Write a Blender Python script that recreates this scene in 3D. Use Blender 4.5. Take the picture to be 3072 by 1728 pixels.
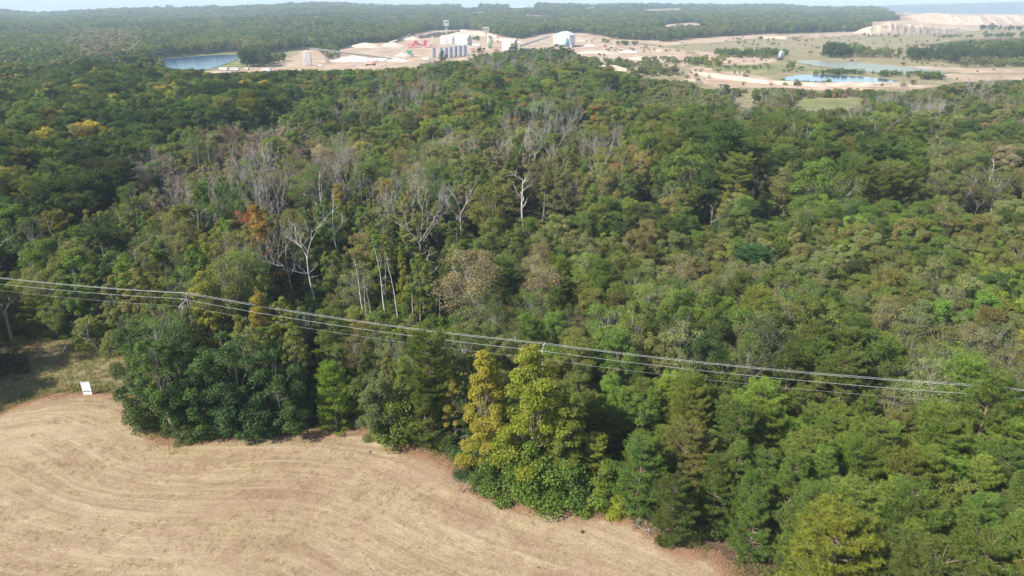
import bpy, math, random
import numpy as np
from math import radians, sin, cos, tan, pi

for _o in list(bpy.data.objects):
    bpy.data.objects.remove(_o, do_unlink=True)
scene = bpy.context.scene
COL = scene.collection

# ------------------------------------------------------------------ camera
H0 = 50.0                      # height of the drone above the field
PITCH = radians(22.4)
FPX = 2048.0                   # focal length in pixels of the 3072 px wide photo
cam_d = bpy.data.cameras.new('camera')
cam_d.sensor_width = 36.0
cam_d.lens = 24.0
cam_d.clip_start = 0.5
cam_d.clip_end = 40000
cam = bpy.data.objects.new('camera', cam_d)
cam.location = (0, 0, H0)
cam.rotation_euler = (pi / 2 - PITCH, 0, 0)
COL.objects.link(cam)
scene.camera = cam

# ------------------------------------------------------------------ sky, sun, exposure
SUN_EL, SHADOW = 43.0, (0.89, 0.45)          # shadows fall to the right and a little away
world = bpy.data.worlds.new('World')
scene.world = world
world.use_nodes = True
wn = world.node_tree
for n in list(wn.nodes):
    wn.nodes.remove(n)
sky = wn.nodes.new('ShaderNodeTexSky')
sky.sky_type = 'NISHITA'
sky.sun_disc = False
sky.sun_elevation = radians(SUN_EL)
sky.sun_rotation = math.atan2(-SHADOW[0], -SHADOW[1])
sky.altitude = 100
sky.air_density = 1.0
sky.dust_density = 1.0
sky.ozone_density = 1.5
bg = wn.nodes.new('ShaderNodeBackground')
bg.inputs['Strength'].default_value = 0.115
wo = wn.nodes.new('ShaderNodeOutputWorld')
wn.links.new(sky.outputs[0], bg.inputs['Color'])
wn.links.new(bg.outputs[0], wo.inputs['Surface'])

sun_d = bpy.data.lights.new('sun', 'SUN')
sun_d.energy = 5.0
sun_d.angle = radians(0.53)
sun_d.color = (1.0, 0.945, 0.85)
sun = bpy.data.objects.new('sun', sun_d)
_l = math.hypot(*SHADOW)
_d = np.array([SHADOW[0] / _l * cos(radians(SUN_EL)), SHADOW[1] / _l * cos(radians(SUN_EL)), -sin(radians(SUN_EL))])
import mathutils
sun.rotation_euler = mathutils.Vector(_d).to_track_quat('-Z', 'Y').to_euler()
sun.location = (-60, -20, 80)
COL.objects.link(sun)

scene.view_settings.view_transform = 'Standard'
scene.view_settings.look = 'None'
scene.view_settings.gamma = 1
scene.view_settings.exposure = 0.98
scene.view_settings.use_curve_mapping = False
cy = scene.cycles
cy.max_bounces = 5
cy.diffuse_bounces = 3
cy.glossy_bounces = 2
cy.transmission_bounces = 3
cy.transparent_max_bounces = 4
cy.volume_bounces = 0
cy.caustics_reflective = False
cy.caustics_refractive = False
cy.use_denoising = True
cy.use_adaptive_sampling = True
cy.adaptive_threshold = 0.015
try:
    cy.denoiser = 'OPENIMAGEDENOISE'
except Exception:
    pass

# ------------------------------------------------------------------ numpy helpers
rng = np.random.RandomState(7)
CP, SP = cos(PITCH), sin(PITCH)

def project(X, Y, Z):
    """where a world point shows in the 3072 x 1728 photograph (used to survey the place)"""
    dep = Y * CP + (H0 - Z) * SP
    up = Y * SP + (Z - H0) * CP
    dep = np.where(dep < 1, 1, dep)
    return 1536 + FPX * X / dep, 864 - FPX * up / dep

def _h(ix, iy, s):
    n = (ix.astype(np.int64) * 374761393 + iy.astype(np.int64) * 668265263 + s * 1442695041) & 0x7fffffff
    n = ((n ^ (n >> 13)) * 1274126177) & 0x7fffffff
    return ((n ^ (n >> 16)) & 0xffff) / 65535.0

def vnoise(x, y, s=0):
    x = np.asarray(x, float); y = np.asarray(y, float)
    ix = np.floor(x); iy = np.floor(y)
    fx = x - ix; fy = y - iy
    fx = fx * fx * (3 - 2 * fx); fy = fy * fy * (3 - 2 * fy)
    a = _h(ix, iy, s); b = _h(ix + 1, iy, s); c = _h(ix, iy + 1, s); d = _h(ix + 1, iy + 1, s)
    return (a * (1 - fx) + b * fx) * (1 - fy) + (c * (1 - fx) + d * fx) * fy

def fbm(x, y, s=0, o=3):
    r = 0; a = 0.5; t = 0
    for k in range(o):
        r = r + a * vnoise(np.asarray(x) * 2 ** k, np.asarray(y) * 2 ** k, s + k * 17); t += a; a *= .5
    return r / t

def in_poly(px, py, poly):
    px = np.asarray(px, float); py = np.asarray(py, float)
    inside = np.zeros(px.shape, bool)
    n = len(poly)
    for i in range(n):
        x1, y1 = poly[i]; x2, y2 = poly[(i + 1) % n]
        if y1 == y2:
            continue
        c = ((y1 > py) != (y2 > py)) & (px < (x2 - x1) * (py - y1) / (y2 - y1) + x1)
        inside ^= c
    return inside

def sstep(a, b, x):
    t = np.clip((x - a) / (b - a), 0, 1)
    return t * t * (3 - 2 * t)

# ------------------------------------------------------------------ terrain height
R_U = [-900, 0, 60, 100, 170, 250, 400, 600, 700, 800, 900, 980, 1050, 1130, 1200, 1290, 1400, 1450, 1530, 1600, 1680, 1800, 1900, 2000, 2200, 2330, 2420, 2500, 2600, 2700, 2760, 3072, 4000]
R_V = [30, 30, 37, 40, 39, 33, 29, 24, 22, 17, 11, 8, 10, 17, 17, 16, 16, 15, 17, 13, 12, 14, 13, 15, 16, 16, 22, 23, 22, 29, 33, 36, 36]
F_U = [-900, 0, 200, 1000, 2300, 2420, 2600, 2750, 2850, 2950, 3072, 4000]
F_V = [39, 38, 37, 25, 25, 20, 19, 14, 13, 9, 6, 6]

def terrain(X, Y):
    X = np.asarray(X, float); Y = np.asarray(Y, float)
    Ys = np.maximum(Y, 30)
    u = 1536 + FPX * X / (Ys * CP + 18)
    zr = H0 + 1.5 * (20 - np.interp(u, R_U, R_V)) - 12 + 12 * 0
    zf = H0 + 3.34 * (20 - np.interp(u, F_U, F_V)) - 14
    t = np.clip((Ys - 930) / (3600 - 930), 0, None)
    tt = np.where(t < 1, t ** 0.92, 1)
    z = zr * tt
    roll = (fbm(X / 620, Y / 520, 5) - .5) * 26 * sstep(1000, 1700, Ys) * (1 - .8 * sstep(3000, 3600, Ys))
    z = z + roll
    b = sstep(3700, 4700, Ys)
    z = z * (1 - b) - 30 * b
    f = sstep(6200, 7600, Ys)
    z = z * (1 - f) + zf * f
    g = sstep(7700, 9000, Ys)
    z = z * (1 - g) - 60 * g
    z = z + (fbm(X / 9, Y / 9, 11) - .5) * .35 * sstep(40, 130, Ys) * (1 - sstep(600, 700, Ys))
    return z

_ys = np.concatenate([np.linspace(25, 400, 900), np.geomspace(401, 9000, 3500)])
def W(u, v, z=None):
    """world x, y, z of the ground seen at photo pixel (u, v)"""
    if z is not None:
        d = PITCH - math.atan((864 - v) / FPX)
        Y = (H0 - z) / tan(d)
        return (u - 1536) / FPX * (Y * CP + (H0 - z) * SP), Y, z
    ys = _ys
    # lateral position depends on depth along the ray; iterate once
    X = (u - 1536) / FPX * (ys * CP + (H0) * SP)
    Z = terrain(X, ys)
    _, vv = project(X, ys, Z)
    k = np.nonzero(vv <= v)[0]
    k = k[0] if len(k) else len(ys) - 1
    k0 = max(k - 1, 0)
    f = 0 if vv[k0] == vv[k] else (vv[k0] - v) / (vv[k0] - vv[k])
    Y = ys[k0] + (ys[k] - ys[k0]) * min(max(f, 0), 1)
    z = float(terrain(np.array([(u - 1536) / FPX * (Y * CP + 19)]), np.array([Y]))[0])
    return (u - 1536) / FPX * (Y * CP + (H0 - z) * SP), Y, z

def mpp(Y, z=0):               # metres per photo pixel at that distance
    return (Y * CP + (H0 - z) * SP) / FPX

def height_at(Y, v):           # height of a thing standing at distance Y whose top shows at row v
    return H0 - Y * tan(PITCH - math.atan((864 - v) / FPX))

# ------------------------------------------------------------------ survey of the photograph (pixel outlines -> ground)
FIELD_EDGE = [(-900, 1400), (-500, 1330), (-50, 1252), (0, 1240), (120, 1195), (238, 1182), (330, 1183), (395, 1186), (411, 1240), (440, 1285), (477, 1318),
              (540, 1326), (620, 1324), (715, 1308), (850, 1304), (990, 1300), (1133, 1294), (1163, 1325), (1288, 1371), (1347, 1395), (1383, 1443), (1443, 1479),
              (1550, 1520), (1670, 1532), (1789, 1550), (1908, 1562), (2015, 1650), (2135, 1670), (2206, 1728), (2420, 1900), (2600, 2150)]
FIELD_W = [W(u, v, 0)[:2] for u, v in FIELD_EDGE]
FIELD_POLY = FIELD_W + [(80, 20), (80, -120), (-160, -120), (-160, FIELD_W[0][1])]
ROUGH = [(-900, 1060), (-300, 1040), (0, 1022), (60, 1012), (150, 1008), (250, 1040), (330, 1062), (400, 1066), (412, 1120), (408, 1180), (395, 1190), (238, 1186), (0, 1244), (-400, 1320), (-900, 1400)]
ROUGH_W = [W(u, v, 0)[:2] for u, v in ROUGH]

CLEAR = [
 [(560, 218), (640, 205), (700, 200), (760, 168), (900, 148), (1000, 150), (1100, 130), (1180, 127), (1205, 112), (1240, 106), (1290, 92), (1400, 88), (1440, 92), (1500, 110), (1560, 118), (1640, 100),
  (1750, 98), (1850, 116), (2000, 126), (2130, 112), (2300, 102), (2600, 93), (2612, 66), (2700, 60), (2800, 66), (2950, 76), (3100, 84), (3100, 112), (2900, 118), (2800, 130), (2700, 150), (3100, 196), (3400, 200), (3400, 232), (3100, 236), (2960, 240),
  (2860, 246), (2800, 262), (2700, 272), (2560, 262), (2460, 266), (2360, 262), (2200, 262), (2120, 266), (2060, 240), (1960, 236), (1900, 218), (1790, 198), (1745, 166), (1720, 142),
  (1640, 138), (1560, 140), (1500, 150), (1430, 160), (1400, 176), (1360, 182), (1290, 184), (1250, 200), (1130, 206), (1000, 208), (860, 210), (740, 217)],
 [(455, 185), (480, 176), (560, 168), (640, 160), (735, 154), (748, 162), (735, 180), (700, 198), (650, 206), (560, 207), (500, 204), (455, 196)],
 [(2640, 34), (2750, 30), (2900, 32), (3200, 36), (3200, 66), (3000, 76), (2900, 82), (2800, 70), (2720, 48)],
 [(2360, 305), (2420, 296), (2560, 294), (2620, 304), (2560, 324), (2450, 330), (2380, 318)],
 [(2190, 300), (2240, 280), (2270, 300), (2250, 320), (2200, 322)],
 [(300, 176), (400, 172), (470, 178), (470, 188), (400, 186), (330, 186)],
]
# far fields and bare cuts beyond the wood: outline, kind of ground
PATCH = [
 ([(1930, 28), (2040, 24), (2050, 34), (1940, 38)], 'dry'), ([(1755, 24), (1785, 22), (1790, 29), (1760, 31)], 'dry'),
 ([(1380, 40), (1460, 36), (1450, 44), (1390, 45)], 'dry'), ([(1570, 44), (1680, 48), (1650, 54), (1570, 52)], 'dry'),
 ([(1520, 20), (1600, 18), (1610, 26), (1530, 28)], 'dry'), ([(1370, 19), (1440, 17), (1435, 26), (1380, 27)], 'dry'),
 ([(1912, 88), (1925, 84), (1945, 86), (1950, 92), (1930, 96), (1915, 95)], 'sand'),
 ([(1965, 80), (2010, 72), (2080, 68), (2110, 72), (2105, 82), (2040, 84), (1990, 88)], 'sand'),
 ([(915, 56), (930, 50), (975, 49), (985, 56), (960, 60)], 'sand'), ([(1100, 96), (1130, 90), (1136, 98), (1110, 102)], 'sand'),
 ([(800, 65), (840, 60), (915, 52), (915, 57), (840, 66)], 'dry'), ([(2690, 34), (2710, 32), (2712, 46), (2692, 47)], 'dry'),
]
PONDS = [
 ('lake', [(448, 190), (462, 182), (500, 176), (560, 170), (640, 165), (705, 163), (722, 166), (716, 176), (690, 188), (655, 198), (620, 210), (560, 216), (480, 212), (446, 202)]),
 ('blue_pond', [(2338, 236), (2360, 229), (2400, 224), (2460, 223), (2540, 227), (2610, 231), (2690, 241), (2700, 246), (2600, 248), (2450, 245), (2350, 242)]),
 ('muddy_pond', [(2382, 181), (2440, 180), (2500, 183), (2600, 190), (2700, 199), (2830, 211), (2860, 218), (2760, 223), (2680, 221), (2600, 215), (2500, 205), (2440, 196), (2400, 190)]),
]

def clear_mask(u, v, patch=True):
    m = np.zeros(np.shape(u), bool)
    for p in CLEAR:
        m |= in_poly(u, v, p)
    if patch:
        for p, _k in PATCH:
            m |= in_poly(u, v, p)
    return m

# ------------------------------------------------------------------ object helpers
def tag(o, label=None, cat=None, group=None, kind=None):
    if label: o['label'] = label
    if cat: o['category'] = cat
    if group: o['group'] = group
    if kind: o['kind'] = kind
    return o

def link(name, me, parent=None, mat=None):
    o = bpy.data.objects.new(name, me)
    COL.objects.link(o)
    if parent is not None: o.parent = parent
    if mat is not None and not me.materials: me.materials.append(mat)
    return o

def empty(name, loc=(0, 0, 0), rz=0, s=1.0):
    o = bpy.data.objects.new(name, None)
    o.empty_display_size = .5
    o.location = loc; o.rotation_euler = (0, 0, rz); o.scale = (s, s, s) if np.isscalar(s) else s
    COL.objects.link(o)
    return o

def mesh_np(name, V, Q=None, T=None, mats=(), midx=None, smooth=False, lv=None):
    me = bpy.data.meshes.new(name)
    V = np.asarray(V, np.float32)
    Q = np.zeros((0, 4), np.int32) if Q is None or len(Q) == 0 else np.asarray(Q, np.int32)
    T = np.zeros((0, 3), np.int32) if T is None or len(T) == 0 else np.asarray(T, np.int32)
    me.vertices.add(len(V)); me.vertices.foreach_set('co', V.ravel())
    nl = Q.size + T.size
    me.loops.add(nl)
    me.loops.foreach_set('vertex_index', np.concatenate([Q.ravel(), T.ravel()]))
    nq, nt = len(Q), len(T)
    me.polygons.add(nq + nt)
    st = np.concatenate([np.arange(nq) * 4, nq * 4 + np.arange(nt) * 3]).astype(np.int32)
    me.polygons.foreach_set('loop_start', st)
    try:
        me.polygons.foreach_set('loop_total', np.concatenate([np.full(nq, 4), np.full(nt, 3)]).astype(np.int32))
    except Exception:
        pass
    for m in mats: me.materials.append(m)
    if midx is not None: me.polygons.foreach_set('material_index', np.asarray(midx, np.int32))
    me.polygons.foreach_set('use_smooth', np.full(nq + nt, bool(smooth)))
    if lv is not None:
        a = me.attributes.new('lv', 'FLOAT', 'FACE'); a.data.foreach_set('value', np.asarray(lv, np.float32))
    me.update(calc_edges=True)
    return me

class Buf:
    def __init__(s): s.V = []; s.Q = []; s.n = 0
    def add(s, V, Q):
        V = np.asarray(V, float); s.V.append(V); s.Q.append(np.asarray(Q, int) + s.n); s.n += len(V)
    def get(s):
        if not s.V: return np.zeros((0, 3)), np.zeros((0, 4), int)
        return np.concatenate(s.V), np.concatenate(s.Q)
    def tube(s, P, R, k=5):
        P = np.asarray(P, float); n = len(P)
        R = np.broadcast_to(np.asarray(R, float), (n,))
        t = np.gradient(P, axis=0); t /= np.linalg.norm(t, axis=1, keepdims=True) + 1e-9
        ref = np.array([1., 0, 0]) if abs(t[0][2]) > .9 else np.array([0, 0, 1.])
        a = np.cross(t, ref); a /= np.linalg.norm(a, axis=1, keepdims=True) + 1e-9
        b = np.cross(t, a)
        th = np.arange(k) * 2 * pi / k
        V = P[:, None] + R[:, None, None] * (a[:, None] * np.cos(th)[None, :, None] + b[:, None] * np.sin(th)[None, :, None])
        i = np.arange(n - 1)[:, None] * k; j = np.arange(k)[None]
        Q = np.stack([i + j, i + (j + 1) % k, i + k + (j + 1) % k, i + k + j], -1).reshape(-1, 4)
        s.add(V.reshape(-1, 3), Q)
    def cyl(s, x, y, z0, z1, r, k=12, r1=None):
        r1 = r if r1 is None else r1
        s.tube([(x, y, z0), (x, y, z0 + .001), (x, y, z1 - .001), (x, y, z1)], [r * .02, r, r1, r1 * .02], k)
    def box(s, c, d, rz=0):
        x, y, z = np.array(d) / 2
        V = np.array([[-x, -y, -z], [x, -y, -z], [x, y, -z], [-x, y, -z], [-x, -y, z], [x, -y, z], [x, y, z], [-x, y, z]])
        if rz:
            cr, sr = cos(rz), sin(rz)
            V = np.stack([V[:, 0] * cr - V[:, 1] * sr, V[:, 0] * sr + V[:, 1] * cr, V[:, 2]], 1)
        s.add(V + np.array(c), [[0, 3, 2, 1], [4, 5, 6, 7], [0, 1, 5, 4], [1, 2, 6, 5], [2, 3, 7, 6], [3, 0, 4, 7]])
    def mesh(s, name, mat=None, smooth=False):
        V, Q = s.get()
        return mesh_np(name, V, Q, mats=[mat] if mat else [], smooth=smooth)

def part(name, buf, mat, parent, smooth=False):
    return link(name, buf.mesh(name, mat, smooth), parent)

# ------------------------------------------------------------------ materials
def nodes_of(name):
    m = bpy.data.materials.new(name); m.use_nodes = True
    nt = m.node_tree
    for n in list(nt.nodes): nt.nodes.remove(n)
    out = nt.nodes.new('ShaderNodeOutputMaterial')
    return m, nt, out

def N(nt, t, **kw):
    n = nt.nodes.new(t)
    for k, v in kw.items():
        if k in n.inputs: n.inputs[k].default_value = v
        else: setattr(n, k, v)
    return n

def mixc(nt, fac, a, b, mode='MIX'):
    n = nt.nodes.new('ShaderNodeMix'); n.data_type = 'RGBA'; n.blend_type = mode
    for i, x in ((0, fac), (6, a), (7, b)):
        if isinstance(x, (int, float)): n.inputs[i].default_value = x
        elif isinstance(x, tuple): n.inputs[i].default_value = (*x, 1) if len(x) == 3 else x
        else: nt.links.new(x, n.inputs[i])
    return n.outputs[2]

def math_(nt, op, a, b=0.0, c=0.0):
    n = nt.nodes.new('ShaderNodeMath'); n.operation = op
    for i, x in enumerate((a, b, c)):
        if isinstance(x, (int, float)): n.inputs[i].default_value = x
        else: nt.links.new(x, n.inputs[i])
    return n.outputs[0]

def noise(nt, vec, scale, detail=4, rough=.55, dist=0.0):
    n = N(nt, 'ShaderNodeTexNoise', Scale=scale, Detail=detail, Roughness=rough, Distortion=dist)
    if vec is not None: nt.links.new(vec, n.inputs['Vector'])
    return n.outputs['Fac']

def ramp(nt, fac, stops):
    n = nt.nodes.new('ShaderNodeValToRGB'); nt.links.new(fac, n.inputs[0])
    e = n.color_ramp.elements
    while len(e) < len(stops): e.new(.5)
    for el, (p, c) in zip(e, stops):
        el.position = p; el.color = (*c, 1)
    return n.outputs[0]

def simple_mat(name, col, rough=.7, metal=0.0, var=.15, scale=2.0, streak=False):
    m, nt, out = nodes_of(name)
    p = N(nt, 'ShaderNodeBsdfPrincipled', Roughness=rough, Metallic=metal)
    tc = nt.nodes.new('ShaderNodeTexCoord')
    vec = tc.outputs['Object']
    if streak:
        mp = N(nt, 'ShaderNodeMapping'); mp.inputs['Scale'].default_value = (1, 1, .12); nt.links.new(vec, mp.inputs[0]); vec = mp.outputs[0]
    f = noise(nt, vec, scale, 5, .6)
    dark = tuple(c * (1 - var * 1.6) for c in col); lite = tuple(min(1, c * (1 + var)) for c in col)
    nt.links.new(ramp(nt, f, [(.3, dark), (.7, lite)]), p.inputs['Base Color'])
    nt.links.new(p.outputs[0], out.inputs[0])
    return m

def leaf_mat(name, trans=.28, needle=False):
    m, nt, out = nodes_of(name)
    at = N(nt, 'ShaderNodeAttribute', attribute_type='INSTANCER', attribute_name='tint')
    lv = N(nt, 'ShaderNodeAttribute', attribute_type='GEOMETRY', attribute_name='lv')
    tc = nt.nodes.new('ShaderNodeTexCoord')
    f = noise(nt, tc.outputs['Object'], .55, 2, .6)
    val = math_(nt, 'MULTIPLY_ADD', lv.outputs['Fac'], .75, .62)
    sc = N(nt, 'ShaderNodeVectorMath', operation='SCALE')
    nt.links.new(at.outputs['Color'], sc.inputs[0]); nt.links.new(val, sc.inputs['Scale'])
    warm = mixc(nt, 1.0, sc.outputs[0], (1.16, 1.04, .88), 'MULTIPLY')
    col = mixc(nt, ramp(nt, f, [(.42, (0, 0, 0)), (.62, (1, 1, 1))]), sc.outputs[0], warm)
    d = N(nt, 'ShaderNodeBsdfDiffuse'); nt.links.new(col, d.inputs[0])
    t = N(nt, 'ShaderNodeBsdfTranslucent')
    tcx = mixc(nt, 1.0, col, (1.15, 1.25, .55), 'MULTIPLY'); nt.links.new(tcx, t.inputs[0])
    mx = N(nt, 'ShaderNodeMixShader'); mx.inputs[0].default_value = trans
    nt.links.new(d.outputs[0], mx.inputs[1]); nt.links.new(t.outputs[0], mx.inputs[2])
    g = N(nt, 'ShaderNodeBsdfGlossy', Roughness=.6); g.inputs[0].default_value = (.9, .95, 1, 1)
    m2 = N(nt, 'ShaderNodeMixShader'); m2.inputs[0].default_value = .012
    nt.links.new(mx.outputs[0], m2.inputs[1]); nt.links.new(g.outputs[0], m2.inputs[2])
    nt.links.new(m2.outputs[0], out.inputs[0])
    return m

M_LEAF = leaf_mat('broad_leaves', .42)
M_NEEDLE = leaf_mat('pine_needles', .38)
def bark(name, a, b):
    m, nt, out = nodes_of(name)
    p = N(nt, 'ShaderNodeBsdfPrincipled', Roughness=.9)
    tc = nt.nodes.new('ShaderNodeTexCoord'); mp = N(nt, 'ShaderNodeMapping'); mp.inputs['Scale'].default_value = (1, 1, .25)
    nt.links.new(tc.outputs['Object'], mp.inputs[0])
    nt.links.new(ramp(nt, noise(nt, mp.outputs[0], 5, 4, .7), [(.3, a), (.7, b)]), p.inputs['Base Color'])
    nt.links.new(p.outputs[0], out.inputs[0])
    return m
M_BARK = bark('grey_brown_bark', (.08, .065, .05), (.24, .21, .17))
M_PINEBARK = bark('pine_bark', (.10, .065, .045), (.27, .19, .14))
M_DEAD = bark('bleached_dead_wood', (.27, .25, .22), (.60, .56, .51))
M_DEADDARK = bark('grey_dead_wood', (.16, .14, .125), (.38, .34, .31))

def water_mat(name, deep, rough, bump, spec=.5, scale=.5):
    m, nt, out = nodes_of(name)
    p = N(nt, 'ShaderNodeBsdfPrincipled', Roughness=rough); p.inputs['Base Color'].default_value = (*deep, 1)
    p.inputs['IOR'].default_value = 1.33
    tc = nt.nodes.new('ShaderNodeTexCoord')
    b = N(nt, 'ShaderNodeBump', Strength=bump, Distance=.3)
    nt.links.new(noise(nt, tc.outputs['Object'], scale, 5, .6), b.inputs['Height'])
    nt.links.new(b.outputs[0], p.inputs['Normal'])
    nt.links.new(p.outputs[0], out.inputs[0])
    return m

# ground: everything is chosen by surveyed masks (R sand, G dry grass, B green grass) broken up by noise
def ground_mat():
    m, nt, out = nodes_of('ground')
    p = N(nt, 'ShaderNodeBsdfPrincipled', Roughness=.95); p.inputs['Specular IOR Level'].default_value = .15
    geo = nt.nodes.new('ShaderNodeNewGeometry'); P = geo.outputs['Position']
    at = N(nt, 'ShaderNodeAttribute', attribute_name='cover')
    sep = nt.nodes.new('ShaderNodeSeparateColor'); nt.links.new(at.outputs['Color'], sep.inputs[0])
    n1 = noise(nt, P, .05, 6, .62); n2 = noise(nt, P, .9, 5, .65); n3 = noise(nt, P, .011, 5, .6)
    floor_ = ramp(nt, n2, [(.25, (.045, .032, .02)), (.5, (.085, .055, .035)), (.75, (.15, .10, .065))])
    sand0 = ramp(nt, n1, [(.28, (.20, .14, .09)), (.43, (.30, .215, .145)), (.58, (.40, .315, .23)), (.78, (.54, .465, .38))])
    stre = N(nt, 'ShaderNodeMapping'); stre.inputs['Scale'].default_value = (.35, 1.6, 1.0); nt.links.new(P, stre.inputs[0])
    n4 = noise(nt, stre.outputs[0], .03, 6, .65, 1.0)
    sand = mixc(nt, ramp(nt, n4, [(.45, (0, 0, 0)), (.62, (1, 1, 1))]), sand0, (.30, .205, .14))
    dry = ramp(nt, n1, [(.25, (.12, .11, .05)), (.5, (.20, .17, .09)), (.75, (.30, .235, .145))])
    grn = ramp(nt, n1, [(.25, (.085, .10, .035)), (.55, (.16, .165, .06)), (.8, (.24, .22, .10))])
    br = math_(nt, 'MULTIPLY_ADD', noise(nt, P, .16, 5, .7), 1.1, -.55)
    def thr(ch, k=1.0):
        s = math_(nt, 'ADD', ch, math_(nt, 'MULTIPLY', br, k))
        return ramp(nt, s, [(.42, (0, 0, 0)), (.58, (1, 1, 1))])
    c = mixc(nt, thr(sep.outputs[1], .5), floor_, dry)
    c = mixc(nt, thr(sep.outputs[2], .7), c, grn)
    c = mixc(nt, thr(sep.outputs[0], .9), c, sand)
    nt.links.new(c, p.inputs['Base Color'])
    b = N(nt, 'ShaderNodeBump', Strength=.5, Distance=.4); nt.links.new(n2, b.inputs['Height'])
    nt.links.new(b.outputs[0], p.inputs['Normal'])
    nt.links.new(p.outputs[0], out.inputs[0])
    return m

def field_mat():
    m, nt, out = nodes_of('mown_dry_grass')
    p = N(nt, 'ShaderNodeBsdfPrincipled', Roughness=.95); p.inputs['Specular IOR Level'].default_value = .1
    geo = nt.nodes.new('ShaderNodeNewGeometry'); P = geo.outputs['Position']
    at = N(nt, 'ShaderNodeAttribute', attribute_name='mow')            # x across the mowing rows, y along them
    warp = noise(nt, P, .12, 3, .5)
    sep = nt.nodes.new('ShaderNodeSeparateXYZ'); nt.links.new(at.outputs['Vector'], sep.inputs[0])
    cx = math_(nt, 'MULTIPLY_ADD', warp, 1.3, sep.outputs[0])
    cmb = nt.nodes.new('ShaderNodeCombineXYZ'); nt.links.new(cx, cmb.inputs[0]); nt.links.new(sep.outputs[1], cmb.inputs[1])
    def rows(sx, sy, seed, d=4):
        mp = N(nt, 'ShaderNodeMapping'); mp.inputs['Scale'].default_value = (sx, sy, 1); mp.inputs['Location'].default_value = (seed, seed * 2, seed)
        nt.links.new(cmb.outputs[0], mp.inputs[0]); return noise(nt, mp.outputs[0], 1, d, .6)
    r1 = rows(.30, .035, 1.0); r2 = rows(1.3, .09, 7.0); r3 = rows(4.5, .5, 3.0, 5)
    big = noise(nt, P, .045, 4, .6); fine = noise(nt, P, 3.2, 6, .75); mid = noise(nt, P, .5, 4, .65)
    base = ramp(nt, r1, [(.28, (.185, .133, .076)), (.42, (.228, .168, .097)), (.56, (.278, .214, .130)), (.75, (.330, .265, .172))])
    b2 = mixc(nt, ramp(nt, r2, [(.4, (0, 0, 0)), (.72, (1, 1, 1))]), base, (.325, .255, .165))
    b3 = mixc(nt, math_(nt, 'MULTIPLY', ramp(nt, r3, [(.5, (0, 0, 0)), (.75, (1, 1, 1))]), .30), b2, (.235, .16, .10))
    g = mixc(nt, math_(nt, 'MULTIPLY', ramp(nt, big, [(.52, (0, 0, 0)), (.70, (1, 1, 1))]), .55), b3, (.29, .245, .115))
    k = mixc(nt, math_(nt, 'MULTIPLY', ramp(nt, noise(nt, P, .06, 5, .7), [(.47, (0, 0, 0)), (.64, (1, 1, 1))]), .75), g, (.225, .148, .10))
    f = mixc(nt, 1.0, k, ramp(nt, fine, [(.25, (.62, .60, .58)), (.5, (1, 1, 1)), (.75, (1.3, 1.3, 1.28))]), 'MULTIPLY')
    f = mixc(nt, 1.0, f, ramp(nt, mid, [(.3, (.88, .86, .84)), (.7, (1.12, 1.12, 1.12))]), 'MULTIPLY')
    sn = math_(nt, 'SINE', math_(nt, 'MULTIPLY', cx, 2.3))
    pas = math_(nt, 'MULTIPLY', ramp(nt, sn, [(.72, (0, 0, 0)), (.98, (1, 1, 1))]), ramp(nt, rows(.25, .05, 13.0), [(.42, (0, 0, 0)), (.62, (.36, .36, .36))]))
    f = mixc(nt, pas, f, (.37, .30, .20))
    sn2 = math_(nt, 'SINE', math_(nt, 'MULTIPLY_ADD', cx, 2.3, 1.2))
    pas2 = math_(nt, 'MULTIPLY', ramp(nt, sn2, [(.86, (0, 0, 0)), (.99, (1, 1, 1))]), ramp(nt, rows(.3, .06, 23.0), [(.45, (0, 0, 0)), (.62, (.4, .4, .4))]))
    f = mixc(nt, pas2, f, (.20, .14, .09))
    # bare reddish earth along the wood's edge
    ed = N(nt, 'ShaderNodeAttribute', attribute_name='edge')
    e = math_(nt, 'ADD', ed.outputs['Fac'], math_(nt, 'MULTIPLY_ADD', noise(nt, P, .45, 5, .7), 1.2, -.6))
    f = mixc(nt, ramp(nt, e, [(.45, (0, 0, 0)), (.75, (1, 1, 1))]), f, (.25, .14, .09))
    nt.links.new(f, p.inputs['Base Color'])
    b = N(nt, 'ShaderNodeBump', Strength=.75, Distance=.12)
    hsum = math_(nt, 'ADD', fine, math_(nt, 'MULTIPLY', r3, .8)); nt.links.new(hsum, b.inputs['Height'])
    nt.links.new(b.outputs[0], p.inputs['Normal'])
    nt.links.new(p.outputs[0], out.inputs[0])
    return m

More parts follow.
